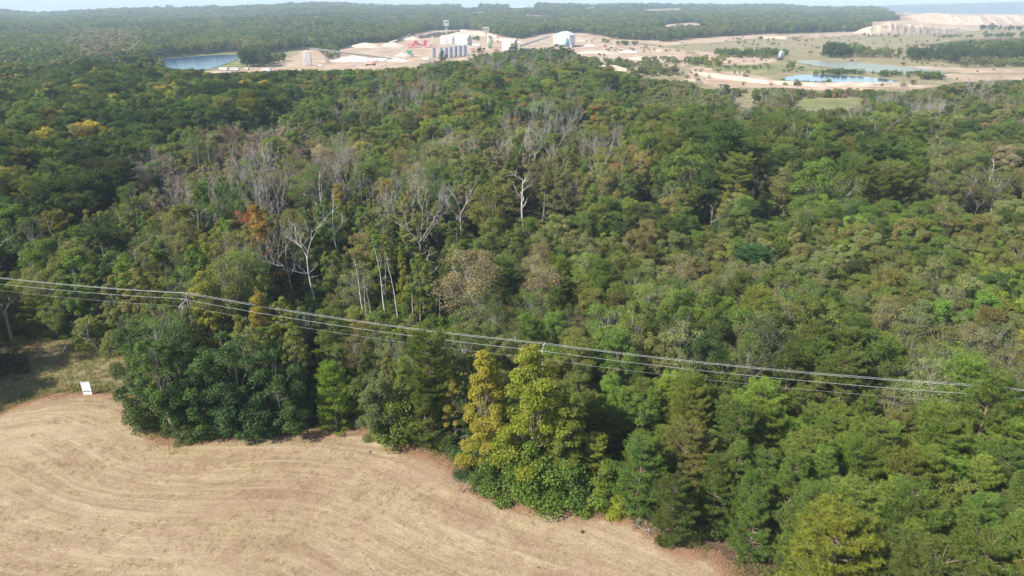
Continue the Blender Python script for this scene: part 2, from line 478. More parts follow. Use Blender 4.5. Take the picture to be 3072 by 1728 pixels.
# ------------------------------------------------------------------ terrain sheet
def build_terrain():
    vs = np.concatenate([np.linspace(1728, 420, 190)[:-1], np.linspace(420, 16.0, 290)])
    d = PITCH - np.arctan((864 - np.array(vs)) / FPX)
    Yr = []
    for dd, v in zip(d, vs):
        if v > 175: Yr.append(H0 / math.tan(dd))
    last = Yr[-1]
    Yr = np.concatenate([np.linspace(-160, Yr[0] - 2, 14), Yr, np.geomspace(last, 10500, 280)[1:]])
    s = np.linspace(-1, 1, 400)
    Xh = 150 + 0.92 * np.maximum(Yr, 0)
    X = Xh[:, None] * s[None]; Y = np.repeat(Yr[:, None], len(s), 1)
    Z = terrain(X, Y)
    u, v = project(X, Y, Z)
    vis = (Y > 120) & (Y < 4300)
    cov = np.zeros(X.shape + (4,), np.float32); cov[..., 3] = 1
    C = CLEAR
    jit_u = (fbm(X / 25, Y / 25, 3) - .5) * 14; jit_v = (fbm(X / 25, Y / 40, 8) - .5) * 4
    uu, vv = u + jit_u, v + jit_v
    open_ = (in_poly(uu, vv, C[0]) | in_poly(uu, vv, C[2])) & vis
    hidden = (Y > 300) & (Y < 980)
    cov[..., 1] = np.where(open_ | hidden, .9, 0)
    # sand of the works and pits
    SAND = [
     [(560, 222), (700, 204), (850, 180), (920, 150), (1000, 152), (1100, 130), (1200, 126), (1240, 104), (1290, 90), (1450, 92), (1560, 118), (1640, 100), (1750, 100), (1900, 128), (2050, 150), (2090, 176), (2050, 200), (1900, 190), (1760, 190), (1740, 240), (1200, 240), (700, 240)],
     [(2610, 94), (2612, 66), (2700, 60), (2800, 66), (2900, 78), (2960, 84), (2900, 90), (2820, 96), (2700, 104), (2600, 104), (2400, 112), (2300, 116), (2250, 110)],
     [(2680, 34), (2800, 30), (3300, 34), (3300, 70), (3000, 80), (2900, 84), (2800, 70), (2740, 50)],
     [(2080, 200), (2200, 208), (2350, 246), (2700, 250), (2830, 256), (2760, 266), (2600, 268), (2500, 275), (2350, 262), (2150, 262), (2060, 240)],
     [(2080, 150), (2280, 172), (2330, 176), (2330, 186), (2200, 196), (2120, 190)],
     [(1860, 122), (2130, 112), (2330, 100), (2330, 110), (2130, 128), (2000, 136)],
     [(2800, 222), (3300, 228), (3300, 242), (2900, 244)],
     [(2700, 196), (2900, 204), (3300, 212), (3300, 222), (2900, 218), (2700, 206)],
    ]
    for pl in SAND:
        cov[..., 0] = np.maximum(cov[..., 0], np.where(in_poly(uu, vv, pl) & vis, .88, 0))
    thin = [[(1740, 196), (2080, 196), (2090, 240), (1900, 226), (1760, 200)], [(2200, 118), (2700, 112), (3300, 122), (3300, 190), (2700, 160), (2200, 150)]]
    for pl in thin:
        cov[..., 0] = np.maximum(cov[..., 0], np.where(in_poly(uu, vv, pl) & vis, .38, 0))
    for pl, k in PATCH:
        mk = in_poly(u, v, pl) & vis
        cov[..., 0] = np.where(mk, .95 if k == 'sand' else 0.0, cov[..., 0])
        cov[..., 1] = np.where(mk, .98, cov[..., 1])
    gr = in_poly(u, v, C[3]) | in_poly(uu, vv, [(2120, 196), (2300, 196), (2400, 200), (2640, 226), (2560, 222), (2380, 214), (2140, 214)]) | in_poly(uu, vv, [(700, 150), (760, 150), (740, 205), (640, 208)]) | in_poly(uu, vv, [(440, 178), (560, 166), (735, 154), (730, 164), (560, 174), (450, 190)])
    cov[..., 2] = np.where(gr & vis, .8, 0); cov[..., 0] = np.where(gr & vis, 0.1, cov[..., 0])
    rg = in_poly(X, Y, ROUGH_W); cov[..., 1] = np.where(rg, .85, cov[..., 1])
    n, k = X.shape
    i = np.arange(n - 1)[:, None] * k; j = np.arange(k - 1)[None]
    Q = np.stack([i + j, i + j + 1, i + k + j + 1, i + k + j], -1).reshape(-1, 4)
    me = mesh_np('ground', np.stack([X, Y, Z], -1).reshape(-1, 3), Q, mats=[ground_mat()], smooth=True)
    a = me.color_attributes.new('cover', 'FLOAT_COLOR', 'POINT'); a.data.foreach_set('color', cov.reshape(-1))
    o = link('ground', me); tag(o, kind='structure')

def seg_dist(px, py, poly):
    best = np.full(px.shape, 1e9); along = np.zeros(px.shape); acc = 0
    for (x1, y1), (x2, y2) in zip(poly[:-1], poly[1:]):
        dx, dy = x2 - x1, y2 - y1; L = math.hypot(dx, dy)
        t = np.clip(((px - x1) * dx + (py - y1) * dy) / (L * L), 0, 1)
        dd = np.hypot(px - x1 - t * dx, py - y1 - t * dy)
        m = dd < best
        best = np.where(m, dd, best); along = np.where(m, acc + t * L, along); acc += L
    return best, along

def build_field():
    # smoothed edge = the line the mower followed
    e = np.array(FIELD_W)
    es = e.copy()
    for _ in range(6):
        es[1:-1] = (es[:-2] + 2 * es[1:-1] + es[2:]) / 4
    xs = np.arange(-150, 62, .5); ys = np.arange(-60, 101, .5)
    X, Y = np.meshgrid(xs, ys)
    d0, _ = seg_dist(X, Y, FIELD_W)
    ins = in_poly(X, Y, FIELD_POLY)
    d1, _ = seg_dist(X, Y, [tuple(p) for p in es])
    k = in_poly(X, Y, FIELD_POLY)
    z = .26 + (fbm(X / 7, Y / 7, 2) - .5) * .25 + (fbm(X / 1.1, Y / 1.1, 4) - .5) * .05
    dd = np.where(ins, d0, -d0)
    z = z * sstep(-2.0, 1.2, dd) - .4 * (1 - sstep(-3.0, -.5, dd)) + .004
    V = np.stack([X, Y, z + 0 * X], -1).reshape(-1, 3)
    n, kk = X.shape
    i = np.arange(n - 1)[:, None] * kk; j = np.arange(kk - 1)[None]
    Q = np.stack([i + j, i + j + 1, i + kk + j + 1, i + kk + j], -1).reshape(-1, 4)
    keep = (dd.reshape(-1)[Q] > -3.2).all(1)
    me = mesh_np('mown_field', V, Q[keep], mats=[field_mat()], smooth=True)
    a = me.attributes.new('mow', 'FLOAT_VECTOR', 'POINT')
    # rows follow the smoothed edge near it and straighten towards the camera
    w = sstep(4, 40, d1)
    across = d1 * (1 - w) + (74 - Y - .22 * X) * w
    a.data.foreach_set('vector', np.stack([across, X + .3 * Y, 0 * X], -1).reshape(-1).astype(np.float32))
    b = me.attributes.new('edge', 'FLOAT', 'POINT')
    b.data.foreach_set('value', (1 - sstep(-.5, 3.2, dd)).reshape(-1).astype(np.float32))
    tag(link('mown_field', me), kind='structure')

build_terrain()
build_field()

M_LAKE = water_mat('lake_water', (.035, .085, .15), .12, .35, scale=.35)
M_POND = water_mat('pond_water', (.05, .10, .15), .06, .10, scale=.5)
M_MUD = water_mat('muddy_water', (.20, .19, .11), .28, .05, scale=.3)
for (nm, pl), mt in zip(PONDS, (M_LAKE, M_POND, M_MUD)):
    pts = []
    for k in range(len(pl)):                       # rounded outline
        for f in (0, .5):
            a, b = pl[k], pl[(k + 1) % len(pl)]
            pts.append((a[0] + (b[0] - a[0]) * f, a[1] + (b[1] - a[1]) * f))
    pts = np.array(pts)
    pts = (np.roll(pts, 1, 0) + 2 * pts + np.roll(pts, -1, 0)) / 4
    wz = .3
    P = [W(u, v, wz) for u, v in pts]
    me = bpy.data.meshes.new(nm); me.from_pydata([tuple(p) for p in P], [], [list(range(len(P)))]); me.materials.append(mt)
    o = link(nm, me)
    tag(o, kind='structure')

# ------------------------------------------------------------------ trees
def unit(v): return v / (np.linalg.norm(v, axis=-1, keepdims=True) + 1e-9)

def leaf_quads(Pc, Nn, size, wid, r):
    """one pointed leaf (or leaf spray) per centre"""
    n = len(Pc)
    a = unit(np.cross(Nn, unit(r.normal(size=(n, 3)))))
    b = np.cross(Nn, a)
    s = size * r.uniform(.7, 1.3, (n, 1)) if np.isscalar(size) else size[:, None]
    w = s * wid
    V = np.stack([Pc + a * s, Pc + b * w + Nn * s * .12, Pc - a * s, Pc - b * w + Nn * s * .12], 1)
    return V.reshape(-1, 3), np.arange(n * 4).reshape(n, 4)

PROF = {
 'round': lambda t: np.sin(pi * np.clip(t * .9 + .08, 0, 1)) ** .55,
 'dome': lambda t: np.clip(1 - ((t - .45) / .58) ** 2, 0, 1) ** .5 * np.where(t < .45, .75 + .25 * t / .45, 1),
 'cone': lambda t: np.clip(np.minimum(1, t * 5 + .45) * (1 - t * .93) ** .72, 0, 1),
 'column': lambda t: np.clip(np.minimum(1, t * 6 + .5) * (1 - t ** 3 * .85), 0, 1),
 'egg': lambda t: np.clip(1 - ((t - .30) / .72) ** 2, 0, 1) ** .6,
 'bush': lambda t: np.clip(1 - t * .98, 0, 1) ** .45,
}

def broad(seed, H=14, R=4, base=.3, prof='dome', K=60, nleaf=12000, leaf=.16, dens=1.0, twigs=0, droop=0.0):
    r = np.random.RandomState(seed)
    wood = Buf()
    lean = r.uniform(-.04, .04, 2) * H
    zs = np.linspace(0, .82, 7)
    tr = np.stack([lean[0] * zs ** 2 + .12 * np.sin(zs * 7 + seed), lean[1] * zs ** 2 + .12 * np.cos(zs * 6 + seed), zs * H], 1)
    r0 = .013 * H + .05
    wood.tube(np.vstack([tr[0] - [0, 0, .4], tr]), np.concatenate([[r0 * 1.5, r0 * 1.35], r0 * (1 - zs[1:] * 1.05)]), 6)
    f = PROF[prof]
    # clump centres: area-weighted over the crown's height
    t = r.uniform(0, 1, K * 8); keep = r.uniform(0, 1, K * 8) < f(t) * .85 + .1; t = t[keep][:K]; K = len(t)
    th = np.arange(K) * 2.39996 + r.uniform(-.5, .5, K)
    lob = 1 + .20 * np.sin(th * 2 + seed) + .12 * np.sin(th * 3 + t * 7 + seed * 2)
    rad = f(t) * R * lob * np.where(r.uniform(size=K) < .72, r.uniform(.72, 1, K), r.uniform(.1, .7, K))
    zc = (base + (1 - base) * t) * H * r.uniform(.94, 1.0, K)
    C = np.stack([rad * np.cos(th) + lean[0] * (zc / H) ** 2, rad * np.sin(th) + lean[1] * (zc / H) ** 2, zc], 1)
    cr = R * r.uniform(.17, .36, K) * (1.15 - .35 * t)
    cr *= (60 / K) ** .35
    for i in range(K):
        if i % 2 and not twigs: continue
        h0 = min(max(C[i, 2] * r.uniform(.45, .8), base * H * .6), .8 * H)
        p0 = np.array([np.interp(h0, tr[:, 2], tr[:, 0]), np.interp(h0, tr[:, 2], tr[:, 1]), h0])
        mid = (p0 + C[i]) / 2 + r.normal(size=3) * .25 + [0, 0, -.06 * rad[i]]
        rr = .02 + .010 * H * .35 * (1 - h0 / H)
        wood.tube([p0, mid, C[i]], [rr * 1.5, rr, rr * .35], 4)
        for _ in range(twigs):
            d = unit(r.normal(size=3) + [0, 0, .7] + unit(C[i] - p0)); L = cr[i] * r.uniform(.8, 1.5)
            s0 = C[i] - (C[i] - mid) * r.uniform(0, .5)
            wood.tube([s0, s0 + d * L * .6 + r.normal(size=3) * .08, s0 + d * L + r.normal(size=3) * .2], [rr * .5, rr * .3, .01], 3)
    n = np.maximum(1, (nleaf * cr ** 2 / (cr ** 2).sum() * dens)).astype(int)
    ci = np.repeat(np.arange(K), n); M = len(ci)
    d = unit(r.normal(size=(M, 3))); d[:, 2] = np.where(d[:, 2] < -.35, -d[:, 2], d[:, 2])
    rr = r.uniform(.25, 1, (M, 1)) ** .45
    # sub-bunches so the clump edge is ragged
    sub = 1 + .28 * np.sin(d[:, :1] * 6 + ci[:, None] * 1.7) * np.sin(d[:, 1:2] * 6 + ci[:, None]) * np.sin(d[:, 2:3] * 5 + 1)
    P = C[ci] + d * rr * cr[ci, None] * sub * [1.05, 1.05, .75] - [0, 0, droop] * (rr * 0 + 1) * r.uniform(0, 1, (M, 1))
    P[:, 2] = np.maximum(P[:, 2], .15)
    Nn = unit(d * .55 + np.array([0, 0, .55]) + r.normal(size=(M, 3)) * .55)
    V, Q = leaf_quads(P, Nn, leaf, .62, r)
    lv = np.clip(r.normal(.5, .18, M) + (r.uniform(-.15, .15, K))[ci], 0, 1)
    return wood, V, Q, lv

def pine(seed, H=13, R=2.4, base=.12, gap=.55, nb=5, tuft=.34, blades=13, width=.055, prof='cone', up=.35, leafy=1.0):
    r = np.random.RandomState(seed)
    wood = Buf()
    lean = r.uniform(-.025, .025, 2) * H
    zs = np.linspace(0, 1, 8)
    tr = np.stack([lean[0] * zs ** 2, lean[1] * zs ** 2, zs * H * .98], 1)
    r0 = .012 * H + .03
    wood.tube(np.vstack([tr[0] - [0, 0, .4], tr]), np.concatenate([[r0 * 1.3], r0 * (1 - zs * .93)]), 6)
    f = PROF[prof]
    T = []; D = []; S = []
    z = base * H
    while z < H * .985:
        t = (z - base * H) / (H * (1 - base))
        k = nb + r.randint(-1, 2)
        for b in range(k):
            th = r.uniform(0, 2 * pi)
            if r.uniform() > leafy: continue
            L = R * f(np.array(t)) * r.uniform(.62, 1.12) + .15
            el = -.12 + up * t * 1.6 + r.uniform(-.12, .2)
            p0 = np.array([np.interp(z, tr[:, 2], tr[:, 0]), np.interp(z, tr[:, 2], tr[:, 1]), z])
            dh = np.array([cos(th), sin(th), 0])
            ns = 4
            q = np.linspace(0, 1, ns)
            path = p0 + dh * (L * q)[:, None] * cos(el) + np.array([0, 0, 1]) * (L * (q * sin(el) + .22 * q ** 2.2))[:, None]
            wood.tube(path, np.linspace(.018 + .012 * L, .01, ns), 3)
            nt_ = max(2, int(L / .21))
            side = np.array([-sin(th), cos(th), 0])
            for m in range(nt_):
                q = .32 + .68 * (m + 1) / nt_
                c = p0 + dh * L * q * cos(el) + np.array([0, 0, 1]) * L * (q * sin(el) + .22 * q ** 2.2)
                spread = L * .30 * (1.15 - q) + .08
                for sgn in ((-1, 1) if m < nt_ - 1 else (0,)):
                    cc = c + side * sgn * spread * r.uniform(.5, 1.25) + r.normal(size=3) * .05
                    T.append(cc); D.append(unit(dh * .45 + side * sgn * .4 + np.array([0, 0, .85]) + r.normal(size=3) * .15)); S.append(r.uniform(.8, 1.2))
        z += gap * r.uniform(.75, 1.25) * (1 - .35 * t)
    T.append(tr[-1]); D.append(np.array([0, 0, 1.])); S.append(1.1)
    T = np.array(T); D = np.array(D); S = np.array(S) * tuft
    n = len(T); ti = np.repeat(np.arange(n), blades); M = len(ti)
    dv = unit(r.normal(size=(M, 3)) * .75 + D[ti] * .75)
    sd = unit(np.cross(dv, unit(r.normal(size=(M, 3)))))
    Ls = (S[ti] * r.uniform(.75, 1.15, M))[:, None]
    b0 = T[ti] + dv * Ls * .05
    V = np.stack([b0 - sd * width, b0 + sd * width, T[ti] + dv * Ls - np.array([0, 0, .04])], 1).reshape(-1, 3)
    Q = np.arange(M * 3).reshape(M, 3)
    tv = r.uniform(-.18, .18, n)
    lv = np.clip(r.normal(.5, .13, M) + tv[ti], 0, 1)
    return wood, V, Q, lv

def branchy(buf, r, p, d, L, rad, level, k=4, spread=.7, upb=.25, minr=.012, nchild=4):
    """one bare limb with its forks"""
    n = 4
    P = [p]; dd = d
    for i in range(n):
        dd = unit(dd + r.normal(size=3) * .16 + np.array([0, 0, upb * .25]))
        P.append(P[-1] + dd * L / n)
    P = np.array(P)
    buf.tube(P, np.linspace(rad, max(rad * .3, minr), n + 1), k)
    if level <= 0: return
    for c in range(nchild):
        q = r.uniform(.3, 1.0)
        i = min(int(q * n), n - 1); p1 = P[i] + (P[i + 1] - P[i]) * (q * n - i)
        nd = unit(unit(P[i + 1] - P[i]) + r.normal(size=3) * spread + np.array([0, 0, upb]))
        branchy(buf, r, p1, nd, L * r.uniform(.4, .65), max(rad * .5 * (1.1 - q * .4), minr), level - 1, max(3, k - 1), spread, upb, minr, nchild)

def dead(seed, H=12, kind='fork', rad=.16):
    """bare tree: trunk + list of limbs"""
    r = np.random.RandomState(seed)
    tr = Buf(); limbs = []
    top = {'pole': .97, 'fork': .52, 'fan': .30, 'snag': .75}[kind]
    zs = np.linspace(0, top, 7)
    ln = r.uniform(-.05, .05, 2) * H
    P = np.stack([ln[0] * zs + .10 * np.sin(zs * 8 + seed), ln[1] * zs + .10 * np.cos(zs * 7 + seed), zs * H], 1)
    e = {'pole': .18, 'fork': .55, 'fan': .7, 'snag': .5}[kind]
    tr.tube(np.vstack([P[0] - [0, 0, .4], P]), np.concatenate([[rad * 1.25], rad * (1 - (1 - e) * zs / top)]), 6)
    def at(h): return np.array([np.interp(h, P[:, 2], P[:, 0]), np.interp(h, P[:, 2], P[:, 1]), h])
    def limb(h, az, el, L, lv, nc, rr, spread=.6, up=.3):
        b = Buf(); d = np.array([cos(az) * cos(el), sin(az) * cos(el), sin(el)])
        branchy(b, r, at(h), d, L, rr, lv, 5, spread, up, .012, nc); limbs.append(b)
    a0 = r.uniform(0, 6)
    if kind == 'pole':
        for i in range(4): limb(H * r.uniform(.35, .9), r.uniform(0, 6.3), .3, H * r.uniform(.04, .09), 0, 0, rad * .25)
    elif kind == 'fork':
        for i in range(3): limb(top * H * .99 if i < 2 else top * H * .8, a0 + i * 2.4, 1.05 - .2 * i, H * (.5 - .06 * i), 2, 4, rad * .5, .55, .35)
        for i in range(4): limb(H * r.uniform(.25, .5), a0 + i * 1.7 + 1, .5, H * .16, 1, 3, rad * .22)
    elif kind == 'fan':
        for i in range(6): limb(top * H * r.uniform(.75, 1), a0 + i * 1.05, r.uniform(.75, 1.25), H * r.uniform(.5, .68), 3, 4, rad * .42, .42, .38)
    else:
        for i in range(6): limb(H * (.35 + .4 * i / 5), a0 + i * 2.1, .75, H * r.uniform(.12, .26), 1, 3, rad * .45, .5, .3)
    return tr, limbs

class Kind: pass
KINDS = {}
def reg(name, nominal, gen, leafm, barkm, full=True):
    wood, V, Q, lv = gen
    k = Kind(); k.h = nominal
    wV, wQ = wood.get()
    if full:
        k.crown = mesh_np('crown', V, Q if Q.shape[1] == 4 else None, Q if Q.shape[1] == 3 else None, mats=[leafm], lv=lv)
        k.trunk = mesh_np('trunk', wV, wQ, mats=[barkm], smooth=True)
    k.raw = (wV, wQ, V, Q, lv, leafm, barkm)
    KINDS.setdefault(name, []).append(k)
def joined(k, name):
    wV, wQ, V, Q, lv, lm, bm = k.raw
    me = mesh_np(name, np.vstack([wV, V]), np.vstack([wQ, Q + len(wV)]) if Q.shape[1] == 4 else wQ, Q + len(wV) if Q.shape[1] == 3 else None, mats=[bm, lm], midx=np.concatenate([np.zeros(len(wQ), int), np.ones(len(Q), int)]), lv=np.concatenate([np.zeros(len(wQ)), lv]))
    return me

for i in range(3): reg('young_pine', 10, pine(100 + i, 10, 2.7 + .2 * i, .03, .60, 6, .30, 34, .0165, prof=('egg', 'cone', 'egg')[i]), M_NEEDLE, M_PINEBARK)
for i in range(3): reg('pine', 15, pine(120 + i, 15, 3.3 + .2 * i, .34, .60, 6, .34, 30, .020, prof='dome', up=.3), M_NEEDLE, M_PINEBARK)
for i in range(4): reg('oak', 14, broad(200 + i, 14, 4.2, .22, 'dome', 66, 19000, .125), M_LEAF, M_BARK)
for i in range(2): reg('skirt', 12, broad(210 + i, 12, 3.6, .02, 'egg', 76, 20000, .12), M_LEAF, M_BARK)
for i in range(2): reg('gum', 17, broad(220 + i, 17, 3.6, .10, 'cone', 110, 28000, .105), M_LEAF, M_BARK)
for i in range(2): reg('slim', 13, broad(240 + i, 13, 2.2, .26, ('column', 'dome', 'cone')[i], 50, 12000, .11), M_LEAF, M_BARK)
for i in range(3): reg('thin', 13, broad(260 + i, 13, 3.8, .28, 'dome', 60, 9000, .10, twigs=4), M_LEAF, M_DEADDARK)
for i in range(3): reg('bush', 4.2, broad(280 + i, 4.2, 2.3, .02, 'bush', 36, 7500, .10), M_LEAF, M_BARK)
for i in range(2): reg('far_broad', 13, broad(300 + i, 13, 4.3, .15, 'dome', 26, 900, .55), M_LEAF, M_BARK, False)
for i in range(2): reg('far_pine', 15, broad(310 + i, 15, 3.0, .25, 'cone', 26, 800, .5), M_LEAF, M_BARK, False)
DEADS = {}
for nm, hh, ns in (('pole', 11, 3), ('fork', 13, 3), ('fan', 11, 2), ('snag', 13, 2)):
    DEADS[nm] = []
    for i in range(ns):
        tr, lb = dead(400 + i * 7 + len(nm), hh, nm, .17 if nm != 'pole' else .13)
        k = Kind(); k.h = hh
        k.trunk = tr.mesh('trunk', M_DEAD, True); k.limbs = [b.mesh('limb', M_DEAD, True) for b in lb]
        k.raw = (tr, lb); DEADS[nm].append(k)
# an evenly mixed bare crown for the far instanced wood
def dead_joined(k, name):
    b = Buf()
    for x in [k.raw[0]] + k.raw[1]:
        V, Q = x.get(); b.add(V, Q)
    return b.mesh(name, M_DEADDARK)

TINT = {
 'dark green': (.055, .088, .022), 'mid green': (.108, .158, .030), 'bright green': (.146, .205, .032), 'yellow-green': (.195, .222, .030),
 'olive': (.152, .166, .040), 'grey-green': (.172, .190, .072), 'brownish green': (.172, .158, .056), 'grey-brown': (.225, .200, .138),
 'purplish brown': (.172, .126, .110), 'golden yellow': (.34, .28, .045), 'orange': (.28, .18, .05), 'rust red': (.34, .115, .06), 'blue-green': (.060, .110, .048),
}
def tint_of(name, r, j=.13):
    c = np.array(TINT[name]); g = r.normal(1, j)
    return np.clip(c * 1.10 * np.clip(g, .7, 1.35) * np.clip(r.normal(1, .06, 3), .85, 1.15), .01, .6)

TRUNKMAT = {}
def put_tree(kind, x, y, z, h, tint, label, group=None, name=None, cat='tree', vi=None, r=rng, wide=1.0, rz=None):
    ks = KINDS[kind]; k = ks[(r.randint(len(ks)) if vi is None else vi) % len(ks)]
    s = h / k.h
    e = empty(name or {'young_pine': 'pine_tree', 'pine': 'pine_tree', 'bush': 'bush'}.get(kind, 'broadleaf_tree'), (x, y, z), r.uniform(0, 6.28) if rz is None else rz, (s * wide, s * wide, s))
    tag(e, label, cat, group)
    c = bpy.data.objects.new('crown', k.crown); c.parent = e; COL.objects.link(c)
    c['tint'] = [float(q) for q in tint]
    t = bpy.data.objects.new('trunk' if kind != 'bush' else 'stems', k.trunk); t.parent = e; COL.objects.link(t)
    return e

def put_dead(kind, x, y, z, h, label, group=None, vi=0, rz=None, tilt=(0, 0), mat=None, wide=1.0, name='dead_tree'):
    if mat is None and kind == 'fan': mat = M_DEADDARK
    k = DEADS[kind][vi % len(DEADS[kind])]; s = h / k.h
    e = empty(name, (x, y, z), rng.uniform(0, 6.28) if rz is None else rz, (s * wide, s * wide, s))
    e.rotation_euler = (tilt[0], tilt[1], e.rotation_euler.z)
    tag(e, label, 'dead tree', group)
    t = bpy.data.objects.new('trunk', k.trunk); t.parent = e; COL.objects.link(t); ps = [t]
    for m in k.limbs:
        o = bpy.data.objects.new('limb', m); o.parent = e; COL.objects.link(o); ps.append(o)
    if mat:
        for o in ps: o.material_slots[0].link = 'OBJECT'; o.material_slots[0].material = mat
    return e

# ------------------------------------------------------------------ power line survey
def wire_pt(u, v, h): return np.array(W(u, v, h))
WH = 11.0
P1, P2, P3 = wire_pt(560, 888, WH), wire_pt(1630, 1041, WH - .3), wire_pt(2966, 1171, WH - .5)
P0 = P1 + (P1 - P2) * np.array([1.02, .55, 0]) ; P0[2] = WH + .6
# the left end of the line leaves the frame at row 827
_w0 = wire_pt(0, 827, WH + .1)
P0 = P1 + (_w0 - P1) * 2.0; P0[2] = WH + .4
P4 = P3 + (P3 - P2) * np.array([1, .8, 0]); P4[2] = WH - .5
POLES = [P0, P1, P2, P3, P4]
LINE_XY = [tuple(p[:2]) for p in POLES]

# ------------------------------------------------------------------ hand-placed trees (surveyed one by one)
occupied = []
def sited(kind, ub, vb, vt, tint, label, wide=1.0, vi=None, name=None, cat='tree', r_clear=2.2, h=None, group=None, rz=None):
    x, y, z = W(ub, vb)
    hh = h or height_at(y, vt)
    occupied.append((x, y, r_clear))
    tc = TINT[tint] if isinstance(tint, str) else (tint[0] * 1.5, tint[1] * 1.45, tint[2] * 1.05)
    return put_tree(kind, x, y, z, hh, tc, label, group, name, cat, vi, rng, wide, rz)

sited('young_pine', 1012, 1290, 1092, (.125, .20, .03), 'small bright green pine standing alone at the edge of the mown field', .85, 0, 'pine_tree', r_clear=6.5)
sited('pine', 1300, 1325, 1008, (.075, .105, .026), 'tall olive green pine rising past the wires left of the golden sweetgum', .95, 0, r_clear=3.4)
sited('young_pine', 1280, 1335, 1150, (.085, .115, .028), 'bushy olive pine at the foot of the tall pine, on the field edge', 1.05, 1, r_clear=3)
sited('bush', 1205, 1315, 1180, (.08, .11, .024), 'dense olive cedar-like tree on the field edge, right of the grey-green willow', .9, 0, 'broadleaf_tree', r_clear=2.5)
sited('skirt', 1140, 1318, 1110, (.085, .115, .055), 'grey-green feathery tree right of the lone bright pine', .9, 1, r_clear=3)
sited('gum', 1458, 1418, 1030, (.190, .180, .032), 'golden sweetgum with an orange tip, left one of the two tall yellow trees', .92, 0, r_clear=3)
sited('gum', 1596, 1450, 1008, (.142, .172, .024), 'tallest yellow-green sweetgum, its tip crossing the wires at the field edge', 1.08, 1, r_clear=4)
sited('gum', 1700, 1455, 1150, (.105, .135, .025), 'duller olive-yellow sweetgum right of the tallest yellow one', 1.1, 0, r_clear=3)
sited('slim', 1362, 1330, 1110, (.17, .16, .035), 'thin yellowing tree with a bare dark trunk between tall pine and golden sweetgum', .85, 0, r_clear=1.5)
sited('bush', 1500, 1458, 1335, (.07, .115, .028), 'green shrub below the golden sweetgum beside the field', 1.0, 1, 'bush', 'shrub', 2)
sited('bush', 1600, 1478, 1345, (.08, .13, .026), 'broad bright green shrub at the foot of the tallest sweetgum', 1.05, 2, 'bush', 'shrub', 2)
sited('bush', 1700, 1490, 1375, (.065, .115, .03), 'fresh green shrub third from left under the yellow sweetgums', 1.05, 0, 'bush', 'shrub', 2)
sited('bush', 1790, 1502, 1390, (.095, .145, .025), 'yellow-green shrub at the right end of the row under the sweetgums', 1.0, 1, 'bush', 'shrub', 2)
sited('bush', 1420, 1405, 1320, (.035, .075, .03), 'dark green shrub left of the golden sweetgum, on the bank', 1.1, 2, 'bush', 'shrub', 2)
sited('bush', 1850, 1540, 1492, (.17, .20, .022), 'low lime green weed clump on the field edge below the pines', 1.2, 0, 'bush', 'shrub', 1)
